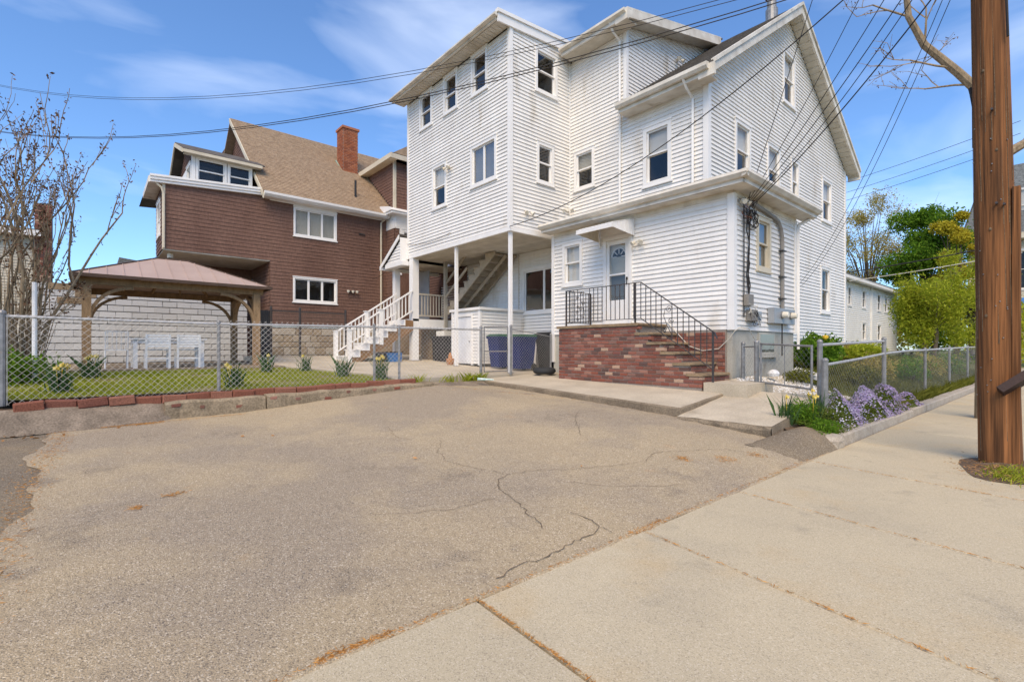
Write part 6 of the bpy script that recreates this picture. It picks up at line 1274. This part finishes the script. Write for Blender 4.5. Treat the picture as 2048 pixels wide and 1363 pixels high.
# ------------------------------------------------------------------ electric service on the wing's side wall
F_ = FX(XA)
cd = thing('service_conduit', (XA, 12.1, 2.3), 'grey service conduit bending down the wing side wall', 'conduit')
B().tube([F_(10.45, 4.42, .06)] + [F_(11.6, 4.30, .06), F_(11.85, 4.24, .06), F_(12.0, 4.10, .06), F_(12.07, 3.9, .06), F_(12.08, 2.2, .06)], .042, 8).build('pipe', 'plastic_grey', cd)
for z in (3.6, 3.0, 2.5): B().fbox(F_, 11.98, 12.2, z, z + .025, 0, .11).build('strap', 'iron', cd)
mb = thing('meter_box', (XA, 12, 2), 'grey electric meter box with two round glass meters', 'meter box'); B().fbox(F_, 11.36, 12.55, 1.93, 2.27, .018, .16).build('cabinet', 'steel_grey', mb)
for y in (11.78, 12.28):
    q = F_(y, 2.12, .16); B().tube([q, (q[0] + .03, q[1], q[2])], .085, 16).build('meter_ring', 'galv', mb); B().tube([(q[0] + .03, q[1], q[2]), (q[0] + .12, q[1], q[2]), (q[0] + .14, q[1], q[2])], .075, 14, .055).build('meter_glass', 'lamp_white', mb)
B().tube([F_(12.0, 1.93, .08), F_(12.0, 1.2, .08)], .014, 6).build('ground_wire', 'cable', mb)
jb = thing('junction_boxes', (XA, 10.4, 2), 'two grey cable junction boxes hung with loose wires', 'junction box'); B().fbox(F_, 10.16, 10.40, 2.25, 2.48, .018, .12).build('box', 'plastic_grey', jb); B().fbox(F_, 10.28, 10.58, 1.94, 2.17, .018, .13).build('box', 'plastic_grey', jb); B().fbox(F_, 10.60, 10.84, 1.96, 2.15, .018, .10).build('box', 'steel_grey', jb)
cb = thing('cable_bundle', (XA, 10.3, 3), 'tangled black cables and coil at the wing corner under the eave', 'cables'); rnd = random.Random(4)
for i, y in enumerate((10.12, 10.17, 10.30, 10.34, 10.36)): B().tube([F_(y + rnd.uniform(-.06, .06), z, .035 + rnd.uniform(0, .02)) for z in np.linspace(4.25, 2.45, 9)] if i > 1 else [F_(y, z, .03) for z in np.linspace(4.2, 2.0, 6)], .013 if i > 1 else .007, 5).build('cable', 'cable', cb)
for i in range(5):
    a0, r0, oz = rnd.random() * 6, rnd.uniform(.12, .18), rnd.uniform(-.04, .04); B().tube([F_(10.52 + oz + r0 * math.cos(t + a0) * .9, 4.06 + r0 * 1.2 * math.sin(t + a0), .07 + .05 * math.sin(t * 2 + i)) for t in np.linspace(0, 6.28, 16)], .009, 5).build('coil_turn', 'cable' if i != 2 else 'cable_white', cb)
for i in range(12): p = [F_(10.15 + rnd.uniform(-.25, .3), rnd.uniform(3.85, 4.45), rnd.uniform(.04, .22)) for _ in range(4)]; B().tube(p, .006, 4).build('loose_wire', 'cable' if i % 4 else 'copper_rust', cb)
for i in range(9): p = [F_(10.35 + rnd.uniform(-.3, .35), rnd.uniform(1.78, 2.3), rnd.uniform(.04, .2)) for _ in range(4)]; B().tube(p, .006, 4).build('loose_wire', 'cable' if i % 3 else 'cable_white', cb)
tag(B().tube([FY(YA)(x, z, o) for x, z, o in ((-5.95, 1.95, .02), (-5.7, 1.72, .06), (-5.4, 1.42, .07), (-5.1, 1.32, .07), (-4.75, 1.36, .07), (-4.55, 1.55, .06), (-4.42, 1.72, .06))] + [F_(9.95, 1.80, .05), F_(10.3, 1.78, .06), F_(10.6, 1.55, .06), F_(10.95, 1.40, .08)], .010, 5).build('white_cable', 'cable_white'), 'white cable drooping across the brick facing beside the steps', 'cable')
def flood(p, d, label, m='lamp_white'):
    o = thing('floodlight', p, label, 'floodlight'); p = V(p); d = V(d); B().tube([p, p + d * .05], .05, 10).build('mount', m, o); s = d.cross(V((0, 0, 1)))
    for k in (-1, 1): q = p + d * .07 + s * .09 * k; B().tube([q, q + (d * .7 + V((0, 0, -.5)) + s * .3 * k) * .11], .03, 10, .055).build('lamp_head', m, o)
flood((-12.71, 8.42, 6.98), (0, -1, 0), 'white double floodlight above the small window of the block front'); flood((-9.81, 9.02, 5.08), (1, 0, 0), 'small white floodlight low on the block side wall'); flood((-9.80, 10.66, 5.45), (.7, -.7, 0), 'small white floodlight in the corner between block and main wall')
flood((-6.66, 9.72, 3.86), (0, -1, 0), 'white wall lamp right of the entrance door'); flood((-4.45, 10.0, 4.35), (1, 0, 0), 'white floodlight under the eave at the wing corner')
flood((-7.80, 13.3, 10.0), (1, 0, 0), 'small white fixture on the dormer side wall')

# ================================================================== FAR BUILDINGS
ch_ = thing('cream_house', (-28, -6, 1), 'cream clapboard house behind the budding shrub', 'house')
siding(ch_, FX(-27), 1.2, 5.95, lambda z: (-14, -1.75), [(-4.4, -3.5, 2.8, 4.3)], 'wall_cream', .11, 6); window(ch_, FX(-27), -4.43, -3.47, 2.78, 4.32, 'hung'); B().box(-34, -27, -1.76, -1.70, 1.0, 5.95).build('end_wall', 'wall_cream', ch_)
b = B().prism([(-26.6, -1.45, 5.9), (-31.5, -1.45, 6.7), (-31.5, -1.45, 6.82), (-26.6, -1.45, 6.05)], (0, -13, 0)); b.build('roof', 'roof_dark', ch_); B().box(-26.75, -26.55, -14, -1.42, 5.78, 6.0).build('eave_trim', 'trim', ch_)
cc = B().box(-27.4, -26.9, -1.66, -1.15, 1.0, 7.15).build('chimney', 'mortar', ch_)
for row in range(56):
    for k in range(2):
        o_ = .12 if row % 2 else 0; inst(BR[(row + k) % 4], cc, (-26.885, -1.66 + .13 + k * .25, 1.5 + row * .1 + .045), (.235, .03, .085), (0, 0, R(90)), name='brick')
wh = thing('far_white_house', (-12, 44, 1), 'white clapboard house beyond the side yard', 'house')
wfar = [c(37.6, 38.5, 4.0, 5.2), c(41.3, 42.3, 4.0, 5.2), c(43.2, 44.2, 4.0, 5.2), c(37.6, 38.5, 1.9, 3.1), c(41.3, 42.3, 1.9, 3.1), c(34.6, 35.4, 4.0, 5.2)]
siding(wh, FX(-9), 1.0, 5.6, lambda z: (30, 47), OPS(wfar), 'wall_far', .125, 8)
for w in wfar: window(wh, FX(-9), *w, 'hung')
B().box(-15, -9.02, 47, 47.1, 1, 5.6).build('end_wall', 'wall_far', wh); B().prism([(-8.5, 29.6, 5.6), (-13, 29.6, 7.6), (-13, 29.6, 7.75), (-8.5, 29.6, 5.72)], (0, 18, 0)).build('roof', 'roof_grey', wh); B().box(-8.75, -8.48, 29.6, 47.6, 5.45, 5.62).build('eave_trim', 'trim', wh)
B().box(-9, -8.9, 39.6, 39.75, 1, 5.5).build('downspout', 'wall_far', wh)
gh = thing('grey_house', (-4, 50, 1), 'grey roofed house with a tall window behind the utility pole', 'house')
siding(gh, FY(49), 1, 9.4, lambda z: (-5.2, 2.4), [(-2.6, -1.9, 5.6, 8.2)], 'wall_cream', .14, 8); B().prism([(-5.6, 48.6, 9.4), (2.8, 48.6, 9.4), (1.8, 51.2, 14.8), (-4.5, 51.2, 14.8)], (0, .2, .1)).build('mansard_roof', 'roof_grey', gh); B().prism([(-5.6, 48.6, 9.4), (-5.6, 58, 9.4), (-4.5, 58, 14.8), (-4.5, 51.2, 14.8)], (.1, 0, 0)).build('mansard_side', 'roof_grey', gh)
B().box(-5.75, 2.9, 48.4, 49.0, 9.0, 9.4).build('cornice', 'wall_cream', gh); window(gh, FY(49), -2.65, -1.85, 5.5, 8.3, 'hung'); window(gh, FY(49.3), -2.75, -1.8, 10.2, 12.6, 'hung', inside='full')
B().prism([(-2.9, 48.2, 4.2), (-1.2, 48.2, 4.2), (-1.2, 49, 4.9), (-2.9, 49, 4.9)], (0, 0, .05)).build('blue_awning', 'blue_cloth', gh)
